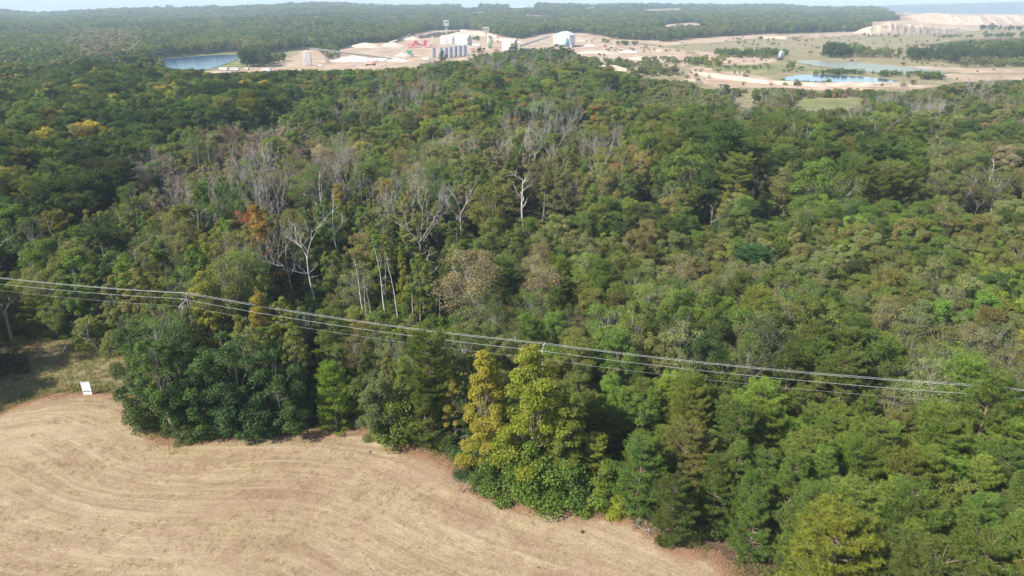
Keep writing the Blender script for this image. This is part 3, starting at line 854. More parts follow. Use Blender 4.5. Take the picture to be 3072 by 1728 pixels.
# left block of trees standing against the field
for q in [
 ('skirt', 455, 1268, 960, (.045, .075, .028), 'dark leafy tree at the corner of the field, nearest the white sign', .75, 0),
 ('slim', 520, 1312, 1010, (.055, .098, .028), 'vine-covered column tree jutting into the field corner', 1.15, 1),
 ('skirt', 575, 1290, 985, (.04, .07, .026), 'dark tree behind the dry brush pile at the field edge', .7, 2),
 ('skirt', 650, 1300, 1040, (.05, .092, .032), 'rounded mid-green tree right of the brush pile on the field edge', .85, 3),
 ('skirt', 740, 1296, 1010, (.036, .07, .03), 'dark green oak on the field edge, second left of the lone pine', .95, 0),
 ('skirt', 850, 1292, 1040, (.042, .078, .03), 'dark round-headed tree just left of the lone bright pine', .9, 1),
 ('skirt', 912, 1270, 1130, (.038, .072, .03), 'deep green smaller tree just left of the lone bright pine', .62, 2),
 ('slim', 905, 1180, 960, (.12, .15, .03), 'slender yellow-green tree behind the field-edge oaks', .9, 0),
 ('thin', 540, 1085, 905, (.09, .085, .045), 'twiggy tree in front of the left utility pole, beneath the crossarm', .8, 1),
 ('slim', 602, 1120, 925, (.075, .10, .035), 'narrow green tree hiding the left utility pole', .9, 1),
 ('young_pine', 2888, 1462, 1120, (.08, .12, .03), 'pine standing right in front of the right-hand utility pole', 1.15, 1),
 ('young_pine', 3075, 1455, 1190, (.07, .11, .03), 'pine at the right edge whose top covers the wires beyond the last pole', .9, 2),
 ('gum', 800, 1120, 862, (.17, .15, .03), 'yellow-olive tree wrapped in hanging vines below the wires', .95, 1),
 ('thin', 1075, 1160, 1000, (.12, .10, .05), 'thin reddish-brown sapling thicket behind the lone pine', 1.0, 0),
 ('oak', 1590, 1085, 948, (.11, .18, .02), 'vivid green tree just behind the tip of the tallest sweetgum', 1.0, 2),
 ('thin', 1640, 985, 800, (.16, .14, .10), 'large fuzzy grey-brown tree at centre, behind the wires', 1.45, 0),
 ('thin', 1420, 1000, 745, (.15, .13, .09), 'big half-bare brownish tree right of the pale snag group', 1.35, 2),
 ('thin', 1950, 1010, 850, (.15, .15, .085), 'rounded grey-green fuzzy tree below the dark lone pine', 1.4, 1),
 ('thin', 2030, 900, 760, (.155, .145, .09), 'pale greyish round tree left of the rich dark pine', 1.4, 2),
 ('thin', 1560, 560, 425, (.15, .12, .09), 'wide brownish twiggy tree above the gnarled dead tree', 1.5, 1),
 ('gum', 1030, 690, 540, (.20, .155, .04), 'rusty yellow tree left of the bleached spreading tree', 1.2, 0),
 ('gum', 1160, 670, 530, (.21, .16, .035), 'golden-topped tree beside the bleached spreading tree', 1.2, 1),
 ('gum', 3030, 1150, 985, (.25, .25, .03), 'bright yellow tree at the right edge of the frame above the wires', 1.25, 0),
 ('oak', 2420, 1270, 1115, (.12, .13, .05), 'broad olive oak among the pines under the right-hand wires', 1.25, 3),
 ('oak', 2560, 1250, 1130, (.11, .125, .05), 'second broad olive oak among the pines, nearer the right edge', 1.15, 1),
 ('young_pine', 2240, 900, 740, (.035, .095, .035), 'rich dark green pine alone among olive trees right of centre', 1.5, 2),
 ('gum', 815, 880, 600, (.20, .13, .035), 'tree with yellow foliage and bare limbs under a rust red top', 1.0, 1),
 ('thin', 760, 800, 610, (.24, .075, .04), 'rust red maple top beside the half-bare yellow tree', .7, 1),
 ('gum', 1215, 960, 730, (.16, .17, .03), 'yellow-green vine-clad column among the pale snags', .45, 0),
 ('gum', 1720, 800, 690, (.17, .18, .025), 'lime yellow vine column right of the two thin white trunks', .5, 1),
 ('oak', 900, 395, 262, (.03, .07, .03), 'large round dark green tree standing above the wood at upper left', 1.1, 0),
 ('pine', 2150, 640, 378, (.045, .088, .024), 'tallest dense pine at upper right of centre', 1.15, 1),
 ('pine', 2460, 650, 440, (.05, .09, .024), 'big pine left of the two bare pine trunks', 1.2, 2),
 ('pine', 2570, 655, 430, (.048, .088, .025), 'big pine with a bare grey trunk showing in a dark gap', 1.25, 0),
 ('pine', 2630, 655, 445, (.052, .092, .024), 'big pine, right one of the pair with bare trunks', 1.2, 1),
 ('pine', 2340, 640, 455, (.055, .095, .026), 'spreading pine behind the pale grey dead bush', 1.2, 2),
 ('oak', 2170, 330, 250, (.04, .075, .035), 'dark tree clump at the edge of the open sand right of centre', 1.1, 3),
 ('oak', 1540, 190, 128, (.035, .07, .035), 'dark tree rising in front of the beige shed at the sand works', 1.0, 1),
 ('oak', 1680, 240, 135, (.04, .08, .035), 'large round tree rising in front of the white works building', 1.2, 2),
 ('oak', 1330, 205, 155, (.03, .06, .035), 'small dark tree in front of the grey silos', .8, 0),
 ('oak', 1440, 215, 140, (.04, .075, .035), 'dark tree just right of the silo row', .9, 3),
 ('slim', 240, 330, 258, (.16, .17, .035), 'yellow-green upright tree among dark pines at upper left', .8, 1),
 ('oak', 160, 560, 430, (.035, .065, .022), 'dark spreading tree with a yellowish rim at the left edge', 1.2, 1),
 ('oak', 240, 700, 570, (.03, .068, .035), 'blue-green round oak in the left of the wood', 1.3, 0),
 ('bush', 22, 1110, 1020, (.05, .06, .03), 'scrubby small tree in the shaded clearing at the left edge', 1.0, 1),
 ]:
    sited(*q)

SNAGS = []
# big old trees on the left margin throw the shade over the rough clearing
for x, y, h, vi, lab in ((-85, 76, 17, 0, 'big shade tree beyond the left edge, beside the rough clearing'), (-90, 71, 18, 1, 'second shade tree off the left edge, nearer the camera'),
                    (-84, 86, 17, 2, 'shade tree off the left edge behind the others'), (-92, 81, 19, 3, 'tall shade tree standing farthest left, beside the clearing'), (-90, 96, 16, 0, 'shade tree off the left edge at the back of the clearing')):
    occupied.append((x, y, 3))
    put_tree('oak', x, y, 0, h, TINT['dark green'], lab, None, None, 'tree', vi, rng, 1.15)

# snags and bare trees
for q in [
 # kind, base u,v, top v, lean of the top in px, label, variant, width
 ('pole', 1100, 984, 760, -24, 'leftmost thin white snag of the group above the wires', 0, .9),
 ('pole', 1104, 1000, 828, 0, 'short pale snag close right of the leftmost one', 1, .7),
 ('pole', 1120, 992, 849, -8, 'low white snag in the middle of the snag group', 2, .8),
 ('pole', 1163, 975, 733, -30, 'tallest white snag of the group above the wires', 1, 1.0),
 ('pole', 1160, 930, 766, 4, 'straight pale snag touching the tallest one', 0, .7),
 ('pole', 1203, 992, 743, -26, 'leaning pale snag right of the tallest snag', 2, .7),
 ('pole', 1244, 996, 830, -6, 'double-topped white snag at the right of the group', 0, .8),
 ('pole', 1322, 990, 872, -4, 'short grey snag above the big olive pine', 1, .8),
 ('fork', 950, 925, 667, -26, 'forked grey snag with three spikes left of the snag group', 0, 1.0),
 ('fork', 886, 895, 730, -32, 'leaning white snag forking low, left of the three-spiked one', 1, .8),
 ('fan', 1262, 790, 556, 12, 'large spreading bleached dead tree in the middle of the wood', 0, .95),
 ('fork', 1388, 732, 555, -8, 'slender bare tree with a wide fork right of the bleached one', 2, 1.0),
 ('fork', 1014, 765, 612, -20, 'bare crooked tree left of the bleached spreading one', 1, .9),
 ('fork', 1490, 532, 428, -4, 'white-trunked bare tree with a spreading crown above centre', 0, 1.2),
 ('snag', 1568, 700, 485, -8, 'massive gnarled dead tree with broken arms at centre', 0, 1.3),
 ('pole', 1628, 680, 570, 6, 'pale straight trunk right of the gnarled dead tree', 2, 1.1),
 ('fork', 1688, 678, 560, 4, 'thin white forked trunk, second right of the gnarled dead tree', 1, .6),
 ('fork', 1948, 634, 555, 14, 'leaning white forked trunk right of centre', 2, .6),
 ('fan', 1755, 500, 418, 0, 'twiggy bleached dead crown above the gnarled tree', 1, .9),
 ('fan', 2255, 600, 520, 0, 'pale grey dead bush-like tree below the tall pines', 0, 1.3),
 ('snag', 2310, 676, 598, -14, 'broken white snag leaning over the olive trees', 1, 1.0),
 ('fork', 2920, 662, 602, 0, 'small white dead tree far right', 0, .9),
 ('fork', 2812, 445, 368, 0, 'whitish dead tree below the muddy pond at right', 1, 1.4),
 ('pole', 2333, 408, 360, 0, 'short white trunk in the pale scrub at right', 2, 1.6),
 ('fan', 430, 612, 500, 0, 'grey fan-shaped dead tree in the dark gap at left', 1, 1.0),
 ('fan', 535, 642, 535, 0, 'pale twiggy dead tree right of the grey fan-shaped one', 0, .8),
 ('fan', 850, 640, 500, -10, 'wide bare grey tree left of the yellow and red trees', 1, 1.1),
 ('fork', 5, 850, 700, 24, 'bare leaning tree cut by the left edge above the wires', 0, 1.1),
 ('snag', 572, 1075, 868, 0, 'dead vine-hung tree tangled with the left utility pole', 0, .9),
 ('fan', 530, 1255, 1080, -6, 'thin dead stems between the dark trees of the field corner', 0, .35),
 ('fork', 1660, 235, 200, 0, 'grey bare tree in the stand below the white building', 2, 1.2),
 ('fan', 1780, 280, 225, 0, 'cluster of pale bare stems right of the grey bare tree', 1, 1.0),
 ('fan', 1590, 290, 222, 0, 'cluster of pale bare stems left of the grey bare tree', 0, 1.1),
 ('fan', 1040, 560, 440, 0, 'purplish grey bare crown in the upper left of the wood', 1, 1.2),
 ('fork', 2130, 700, 620, 0, 'small crooked snag left of the broken white one', 0, .8),
 ]:
    kd, ub, vb, vt, lean, lab, vi, wd = q
    x, y, z = W(ub, vb); h = height_at(y, vt)
    la = math.atan2(lean * mpp(y, h / 2), h)
    occupied.append((x, y, 1.0))
    SNAGS.append((ub, vb, y, 10 if kd == 'pole' else 14))
    put_dead(kd, x, y, z, h, lab, 'pale snags above the wires' if kd == 'pole' and vb > 900 else None, vi, 0.0 if lean else None, (0, la), wide=wd)

# ------------------------------------------------------------------ the rest of the wood
def nrm(d):
    k = list(d); p = np.array([d[x] for x in k], float); return k, p / p.sum()
ZONES = [   # outline in the photo of the crowns' middle, kinds, colours, heights
 ([(540, 600), (900, 560), (1400, 620), (1420, 1010), (540, 930)],
  {'slim': .46, 'thin': .17, 'gum': .12, 'oak': .06, 'dead': .24}, {'mid green': .30, 'olive': .24, 'grey-green': .14, 'dark green': .12, 'bright green': .09, 'yellow-green': .05, 'brownish green': .06}, (9.5, 15.5)),
 ([(1640, 1600), (1730, 1150), (1900, 1090), (2300, 1110), (2700, 1150), (3700, 1200), (3700, 2600), (2000, 2600)],
  {'young_pine': .95, 'oak': .05}, {'bright green': .42, 'mid green': .42, 'yellow-green': .11, 'olive': .05}, (6.8, 12.2)),
 ([(-900, 220), (600, 215), (900, 250), (900, 330), (700, 420), (560, 430), (430, 480), (320, 640), (150, 720), (-900, 720)],
  {'pine': .45, 'oak': .40, 'slim': .08, 'thin': .07}, {'dark green': .45, 'mid green': .30, 'olive': .13, 'brownish green': .05, 'yellow-green': .05, 'golden yellow': .02}, (12, 18)),
 ([(330, 430), (620, 400), (1060, 400), (1060, 560), (800, 640), (560, 660), (330, 620)],
  {'thin': .50, 'oak': .22, 'dead': .14, 'slim': .14}, {'grey-brown': .30, 'purplish brown': .16, 'olive': .22, 'mid green': .22, 'brownish green': .10}, (9, 16)),
 ([(1000, 470), (1350, 430), (1700, 400), (1950, 480), (1950, 600), (1500, 680), (1000, 680), (700, 640)],
  {'thin': .30, 'oak': .22, 'slim': .24, 'gum': .12, 'dead': .12}, {'olive': .26, 'brownish green': .12, 'grey-green': .18, 'mid green': .26, 'grey-brown': .10, 'golden yellow': .04, 'orange': .012}, (9, 16)),
 ([(1900, 400), (2100, 360), (2700, 400), (2760, 560), (2700, 610), (2300, 600), (1900, 560)],
  {'pine': .52, 'oak': .25, 'thin': .15, 'dead': .08}, {'mid green': .5, 'olive': .2, 'bright green': .15, 'dark green': .15}, (12, 17)),
 ([(1900, 240), (3700, 240), (3700, 560), (2760, 520), (2650, 400), (2000, 370), (1900, 330)],
  {'thin': .36, 'oak': .40, 'slim': .08, 'pine': .06, 'dead': .10}, {'olive': .22, 'grey-green': .18, 'mid green': .32, 'brownish green': .10, 'grey-brown': .10, 'orange': .012, 'dark green': .06}, (8, 13)),
 ([(880, 190), (2000, 200), (2000, 420), (1700, 420), (900, 430)],
  {'oak': .62, 'slim': .14, 'thin': .10, 'gum': .05, 'pine': .06, 'dead': .03}, {'mid green': .40, 'dark green': .18, 'olive': .18, 'bright green': .10, 'brownish green': .09, 'orange': .012, 'yellow-green': .04}, (11, 17)),
 ([(1330, 640), (1950, 600), (3700, 560), (3700, 1210), (2700, 1150), (1900, 1090), (1400, 1090)],
  {'oak': .42, 'thin': .27, 'young_pine': .14, 'slim': .05, 'bush': .12}, {'olive': .22, 'grey-green': .22, 'mid green': .30, 'bright green': .15, 'brownish green': .05, 'dark green': .06}, (6, 11)),
]
DEF = ({'oak': .22, 'slim': .30, 'thin': .20, 'gum': .12, 'bush': .07, 'young_pine': .05, 'dead': .04}, {'olive': .22, 'mid green': .26, 'grey-green': .12, 'dark green': .16, 'brownish green': .07, 'bright green': .10, 'yellow-green': .04, 'grey-brown': .03}, (8.5, 15.5))
WIRE_UV = ([-900, 0, 560, 1630, 2966, 3700], [700, 827, 893, 1046, 1176, 1215])

r = np.random.RandomState(11)
occ = np.array([(a, b, c) for a, b, c in occupied])
cand = []
Y = 33.0
while Y < 520:
    pine_rows = Y < 97
    sp = 3.75 if Y < 97 else 3.9 if Y < 150 else 4.5 if Y < 260 else 5.1
    Xh = 0.98 * Y + 42
    xs = np.arange(-Xh, Xh, sp) + r.uniform(-.38, .38, len(np.arange(-Xh, Xh, sp))) * sp
    ys = Y + r.uniform(-.45, .45, len(xs)) * sp
    cand.append(np.stack([xs, ys], 1)); Y += sp
cand = np.concatenate(cand)
X, Yc = cand[:, 0], cand[:, 1]
keep = ~in_poly(X, Yc, FIELD_POLY) & ~in_poly(X, Yc, ROUGH_W)
de, _ = seg_dist(X, Yc, FIELD_W)
keep &= de > .9
for ox, oy, orad in occupied:
    keep &= np.hypot(X - ox, Yc - oy) > orad
keep &= ~((X < -44) & (Yc < 84))
cand = cand[keep]; de = de[keep]
dline, _ = seg_dist(cand[:, 0], cand[:, 1], LINE_XY)

recs = []
CX, CY = cand.T
CZ = terrain(CX, CY)
UM, VM = project(CX, CY, CZ + 8)
ZI = np.full(len(CX), -1)
for zi in range(len(ZONES) - 1, -1, -1): ZI[in_poly(UM, VM, ZONES[zi][0])] = zi
Q1 = np.clip((fbm(CX / 26, CY / 26, 31, 2) - .5) * 1.9 + .5, 0, .999); Q2 = np.clip((fbm(CX / 20, CY / 20, 77, 2) - .5) * 1.9 + .5, 0, .999)
HN = fbm(CX / 30, CY / 30, 55, 2)
ZN = [tuple(nrm(z[1]) + nrm(z[2])) + (z[3],) for z in ZONES] + [tuple(nrm(DEF[0]) + nrm(DEF[1])) + (DEF[2],)]
lx, ly = [p[0] for p in LINE_XY], [p[1] for p in LINE_XY]
for n in range(len(CX)):
    x, y, z0, dl, dd = CX[n], CY[n], CZ[n], dline[n], de[n]
    um, vm = UM[n], VM[n]
    ka, kp, ta, tp, hr = ZN[ZI[n]]
    q = Q1[n] if r.uniform() < .5 else r.uniform()
    q2 = Q2[n] if r.uniform() < .45 else r.uniform()
    kind = ka[int(np.searchsorted(np.cumsum(kp), q * .9999))]
    tint = ta[int(np.searchsorted(np.cumsum(tp), q2 * .9999))]
    h = hr[0] + (hr[1] - hr[0]) * np.clip(.5 + (HN[n] - .5) * 1.4 + r.uniform(-.35, .35), 0, 1.15)
    if kind == 'bush': h = r.uniform(3.2, 5.5)
    if kind in ('pine', 'young_pine') and tint not in ('mid green', 'dark green', 'bright green', 'yellow-green', 'olive'): tint = 'mid green'
    if kind == 'young_pine' and tint == 'dark green': tint = 'mid green'
    if kind == 'dead': h *= 1.12
    if dd < 3.2 and kind != 'young_pine': h *= .72
    if dd < 3.5 and kind in ('oak', 'thin', 'slim') and um < 1700: kind = 'skirt'
    wy = float(np.interp(x, lx, ly))
    if dl < 3.0: h = min(h, 7.5)
    if y < wy and y > wy - 34:
        ub, vt = project(x, y, h)
        lim = float(np.interp(ub, *WIRE_UV)) + 8
        if vt < lim and r.uniform() < (.97 if ub < 1700 else .72):
            h = min(h, height_at(y, lim + r.uniform(0, 60)))
    for (su, sv, sy_, sw) in SNAGS:
        if sy_ - 26 < y < sy_ + .5 and abs(um - su) < sw + 4.2 / mpp(y, 8):
            h = min(h, height_at(y, sv - r.uniform(0, 14)))
    if h < 2.6: continue
    if h < 4.5: kind = 'bush'
    recs.append(dict(x=x, y=y, z=z0, h=h, kind=kind, tint=tint, u=float(um), v=float(vm), size=h / mpp(y, h / 2)))
RX, RY, RZ, RH = (np.array([q[k] for q in recs]) for k in 'xyzh')
def blocks(hh_):
    bd = np.zeros(len(recs), bool)
    for f in (0, .25, .5, .75, 1.0):
        uu, vv = project(RX, RY, RZ + hh_ * f)
        bd |= (RY > 180) & clear_mask(uu, vv)
    return bd
bad = blocks(RH)
for k_ in (.75, .55, .38, .25):                   # scrub stays low along the open ground
    h2 = np.where(bad, np.maximum(RH * k_, 2.0), RH); b2 = blocks(h2)
    for n in np.nonzero(bad & ~b2)[0]:
        recs[n]['h'] = RH[n] = h2[n]
        if h2[n] < 5: recs[n]['kind'] = 'bush'
    bad &= b2
_, tv_ = project(RX, RY, RZ + RH)
for q, t_ in zip(recs, tv_): q['top'] = float(t_)
recs = [q for q, k in zip(recs, bad) if not k]
print('trees', len(recs))

def cell(rc):
    u, y = rc['u'], rc['y']
    wy = float(np.interp(rc['x'], lx, ly))
    if y < wy:
        row = 'at bottom edge' if rc['v'] > 1480 else 'low before the wires' if rc['v'] > 1290 else 'close before the wires'
    else:
        row = 'behind the wires' if y < wy + 12 else 'farther behind the wires' if y < wy + 26 else 'in mid wood' if y < 150 else 'in upper wood' if y < 220 else 'in back wood'
    c = 'far left' if u < 200 else 'above white sign' if u < 420 else 'left of lone pine' if u < 980 else 'right of lone pine' if u < 1400 else \
        'by yellow sweetgums' if u < 1760 else 'right of sweetgums' if u < 2080 else 'centre right' if u < 2400 else 'toward right' if u < 2720 else 'right edge'
    return row, c
KN = {'young_pine': 'bushy pine', 'pine': 'tall pine', 'oak': 'round-headed tree', 'skirt': 'leafy edge tree', 'gum': 'pointed broadleaf tree', 'slim': 'narrow upright tree', 'thin': 'thin twiggy tree', 'bush': 'low bush'}
LIM = {'pine': 285, 'broad': 265, 'bush': 60, 'dead': 130}
fam = lambda k: 'pine' if 'pine' in k else 'bush' if k == 'bush' else 'dead' if k == 'dead' else 'broad'
vis = [q for q in recs if -60 < q['u'] < 3130 and q['top'] < 1728 and q['v'] > 0]
vis.sort(key=lambda q: -q['size'])
cnt = dict.fromkeys(LIM, 0); shared = {}
for q in vis:
    f = fam(q['kind'])
    if cnt[f] >= LIM[f]: continue
    cnt[f] += 1; q['own'] = True
    row, c = cell(q)
    rr_ = np.random.RandomState(int(q['x'] * 100 + 1e5) % 2 ** 31)
    if f == 'dead':
        eo = put_dead(['fork', 'pole', 'pole', 'snag', 'fan'][rr_.randint(5)], q['x'], q['y'], q['z'], q['h'], 'bare grey dead tree ' + row + ', ' + c, 'bare dead trees ' + row + ', ' + c, rr_.randint(3), rr_.uniform(0, 6), mat=M_DEADDARK)
        shared.setdefault(('bare grey dead trees', row + ', ' + c), []).append((q['u'], eo))
        continue
    szw = 'smaller' if q['h'] < 9.3 else 'taller'
    lab = f"{szw} {q['tint']} {KN[q['kind']]} {row}, {c}"
    if len(lab.replace('-', ' ').split()) > 16: lab = lab.split(' ', 1)[1]
    grp = f"{szw} {q['tint']} {KN[q['kind']]}s {row}, {c}"
    eo = put_tree(q['kind'], q['x'], q['y'], q['z'], q['h'], tint_of(q['tint'], rr_), lab, grp, None, 'shrub' if f == 'bush' else 'tree', None, rr_, rr_.uniform(.75, 1.0) if q['kind'] == 'slim' else rr_.uniform(.90, 1.18) if 'pine' in q['kind'] else rr_.uniform(.78, 1.08))
    shared.setdefault((f"{szw} {q['tint']} {KN[q['kind']]}{'es' if q['kind'] == 'bush' else 's'}", f'{row}, {c}'), []).append((q['u'], eo))
ORDW = ['leftmost', 'second from left', 'third from left', 'fourth from left', 'fifth from left', 'sixth from left', 'seventh from left', 'eighth from left', 'ninth from left', 'tenth from left', 'eleventh from left', 'twelfth from left', 'thirteenth from left']
for (a_, b_), lst in shared.items():
    if len(lst) < 2: continue
    lst.sort(key=lambda t: t[0]); n_ = len(lst)
    for i_, (_u, eo) in enumerate(lst):
        if i_ == n_ - 1: w_ = 'rightmost'
        elif i_ < 13: w_ = ORDW[i_]
        elif n_ - i_ <= 13: w_ = ORDW[n_ - i_ - 1].replace('left', 'right')
        else: continue
        lb_ = f'{w_} of {a_} {b_}'
        if len(lb_.replace('-', ' ').split()) > 16: lb_ = f"{w_} of {a_.split(' ', 1)[1]} {b_}"
        eo['label'] = lb_

# instanced remainder -------------------------------------------------
def scatter(name, sources, P, vi, rot, scl, tint, kind='stuff', label=None):
    me = bpy.data.meshes.new(name)
    me.vertices.add(len(P)); me.vertices.foreach_set('co', np.asarray(P, np.float32).ravel())
    for nm, tp, data in (('vi', 'INT', vi), ('rotv', 'FLOAT_VECTOR', rot), ('sclv', 'FLOAT_VECTOR', scl)):
        a = me.attributes.new(nm, tp, 'POINT')
        a.data.foreach_set('value' if tp == 'INT' else 'vector', np.asarray(data, np.int32 if tp == 'INT' else np.float32).ravel())
    if tint is not None:
        a = me.attributes.new('tint', 'FLOAT_COLOR', 'POINT'); a.data.foreach_set('color', np.hstack([tint, np.ones((len(P), 1))]).astype(np.float32).ravel())
    o = link(name, me)
    tag(o, label, None, None, kind)
    cl = bpy.data.collections.new(name + '_kinds')
    for i, m in enumerate(sources):
        so = bpy.data.objects.new('%s_kind_%02d' % (name, i), m); cl.objects.link(so)
    ng = bpy.data.node_groups.new(name, 'GeometryNodeTree')
    ng.interface.new_socket('Geometry', in_out='INPUT', socket_type='NodeSocketGeometry')
    ng.interface.new_socket('Geometry', in_out='OUTPUT', socket_type='NodeSocketGeometry')
    gi = ng.nodes.new('NodeGroupInput'); go = ng.nodes.new('NodeGroupOutput')
    ip = ng.nodes.new('GeometryNodeInstanceOnPoints'); ci = ng.nodes.new('GeometryNodeCollectionInfo')
    ci.inputs['Collection'].default_value = cl; ci.inputs['Separate Children'].default_value = True; ci.inputs['Reset Children'].default_value = True
    ip.inputs['Pick Instance'].default_value = True
    def na(nm, tp):
        n = ng.nodes.new('GeometryNodeInputNamedAttribute'); n.data_type = tp; n.inputs['Name'].default_value = nm; return n.outputs['Attribute']
    L = ng.links.new
    L(gi.outputs[0], ip.inputs['Points']); L(ci.outputs[0], ip.inputs['Instance']); L(na('vi', 'INT'), ip.inputs['Instance Index'])
    er = ng.nodes.new('FunctionNodeEulerToRotation'); L(na('rotv', 'FLOAT_VECTOR'), er.inputs[0]); L(er.outputs[0], ip.inputs['Rotation'])
    L(na('sclv', 'FLOAT_VECTOR'), ip.inputs['Scale']); L(ip.outputs[0], go.inputs[0])
    md = o.modifiers.new('scatter', 'NODES'); md.node_group = ng
    return o

rest = [q for q in recs if not q.get('own')]
src = []; idx = {}
for kn in ('oak', 'skirt', 'gum', 'slim', 'thin', 'young_pine', 'pine', 'bush'):
    idx[kn] = []
    for k in KINDS[kn][:(1 if kn == 'young_pine' else 2)]:
        idx[kn].append((len(src), k.h)); src.append(joined(k, kn + '_whole'))
idx['dead'] = []
for kn in ('fork', 'fan', 'pole'):
    k = DEADS[kn][0]; idx['dead'].append((len(src), k.h)); src.append(dead_joined(k, 'bare_tree_whole'))
def pack(rest, seed=5):
    r = np.random.RandomState(seed); P = []; vi = []; ro = []; sc = []; ti = []
    for q in rest:
        c = idx[q['kind']]; i, hn = c[r.randint(len(c))]
        s = q['h'] / hn; w = s * r.uniform(.80, 1.12)
        P.append((q['x'], q['y'], q['z'])); vi.append(i); ro.append((0, 0, r.uniform(0, 6.28))); sc.append((w, w, s)); ti.append(tint_of(q['tint'], r))
    return P, vi, ro, sc, np.array(ti)
scatter('mixed_wood', src, *pack(rest), label='dense mixed wood of pines and broadleaf trees filling the valley')

# understory between the near trees
r = np.random.RandomState(21)
P = []; Yq = 44.0
while Yq < 300:
    sp = 2.5 if Yq < 130 else 3.4
    xs = np.arange(-.95 * Yq - 12, .95 * Yq + 12, sp); xs = xs + r.uniform(-.5, .5, len(xs)) * sp
    P.append(np.stack([xs, Yq + r.uniform(-.5, .5, len(xs)) * sp, 0 * xs], 1)); Yq += sp
P = np.concatenate(P)
dd, _ = seg_dist(P[:, 0], P[:, 1], FIELD_W)
u_, v_ = project(P[:, 0], P[:, 1], P[:, 2] + 2)
pinez = in_poly(u_, v_, ZONES[1][0])
m = ~in_poly(P[:, 0], P[:, 1], FIELD_POLY) & ~in_poly(P[:, 0], P[:, 1], ROUGH_W) & (dd > .6) & (r.uniform(size=len(P)) < np.where(pinez, .22, .8)) & ~((P[:, 0] < -48) & (P[:, 1] < 84))
for ox, oy in [W(1012, 1290)[:2], W(1085, 1290)[:2]]:
    m &= np.hypot(P[:, 0] - ox, P[:, 1] - oy) > 3.2
P = P[m]; dd = dd[m]
P[:, 2] = terrain(P[:, 0], P[:, 1])
names = ['mid green', 'olive', 'bright green', 'dark green', 'grey-green', 'brownish green', 'yellow-green']
tt = np.array([tint_of(names[int(a)], r) for a in np.clip(r.exponential(1.8, len(P)), 0, 6)])
s = r.uniform(.35, .95, len(P)) * np.where(dd < 2.5, .8, 1)
us = [joined(k, 'undergrowth_bush') for k in KINDS['bush']]
scatter('undergrowth', us, P, r.randint(0, 3, len(P)), np.stack([0 * s, 0 * s, r.uniform(0, 6.28, len(s))], 1), np.stack([s * 1.15, s * 1.15, s], 1), tt, label='leafy undergrowth and saplings between the trunks')

# rough grass on the clearing and ragged along the field's edge, and stubble tufts on the field
def tuft_mesh(name, seed, n=34, h=.5, spread=.28, w=.02):
    r = np.random.RandomState(seed)
    b = r.normal(size=(n, 3)) * [spread, spread, 0]; d = unit(r.normal(size=(n, 3)) * [.45, .45, 0] + [0, 0, 1]); L = h * r.uniform(.5, 1.1, (n, 1))
    sd = unit(np.cross(d, r.normal(size=(n, 3))))
    V = np.stack([b - sd * w, b + sd * w, b + d * L * .6 + sd * w * .7, b + d * L + d[:, [1, 0, 2]] * [.15, .15, 0]], 1).reshape(-1, 3)
    return mesh_np(name, V, np.arange(n * 4).reshape(n, 4), mats=[M_LEAF], lv=r.uniform(.2, .8, n))
SIGN = W(265, 1187, .1)
tufts = [tuft_mesh('grass_tuft', i, 34, .55, .3, .022) for i in range(3)]
xs, ys = np.meshgrid(np.arange(-120, 2, .8), np.arange(66, 104, .8))
P = np.stack([xs.ravel() + r.uniform(-.4, .4, xs.size), ys.ravel() + r.uniform(-.4, .4, xs.size), 0 * xs.ravel()], 1)
P = P[in_poly(P[:, 0], P[:, 1], ROUGH_W)]
ew = []
for k in range(len(FIELD_W) - 1):
    (x1, y1), (x2, y2) = FIELD_W[k], FIELD_W[k + 1]; L = math.hypot(x2 - x1, y2 - y1); n = int(L * 9)
    t = r.uniform(0, 1, n); nx, ny = -(y2 - y1) / L, (x2 - x1) / L; o_ = r.normal(.5, 1.1, n)
    ew.append(np.stack([x1 + (x2 - x1) * t + nx * o_, y1 + (y2 - y1) * t + ny * o_, 0 * t], 1))
P = P[np.hypot(P[:, 0] - SIGN[0], P[:, 1] - SIGN[1] + .8) > 2.0]
ewn = sum(map(len, ew)); P = np.vstack([P] + ew)
gcol = np.array([(.27, .23, .11), (.32, .25, .14), (.20, .21, .075), (.24, .21, .09), (.34, .25, .16)])
gi_ = np.clip((fbm(P[:, 0] / 4, P[:, 1] / 4, 9) * 9 - 2).astype(int), 0, 4)
s = r.uniform(.6, 1.4, len(P)) * np.where(np.arange(len(P)) < len(P) - sum(map(len, ew)), .75, .8)
scatter('rough_grass', tufts, P, r.randint(0, 3, len(P)), np.stack([0 * s, 0 * s, r.uniform(0, 6.28, len(s))], 1), np.stack([s * 1.3, s * 1.3, s], 1), gcol[gi_] * r.uniform(.8, 1.2, (len(P), 1)), label='tall unmown grass on the shaded clearing')

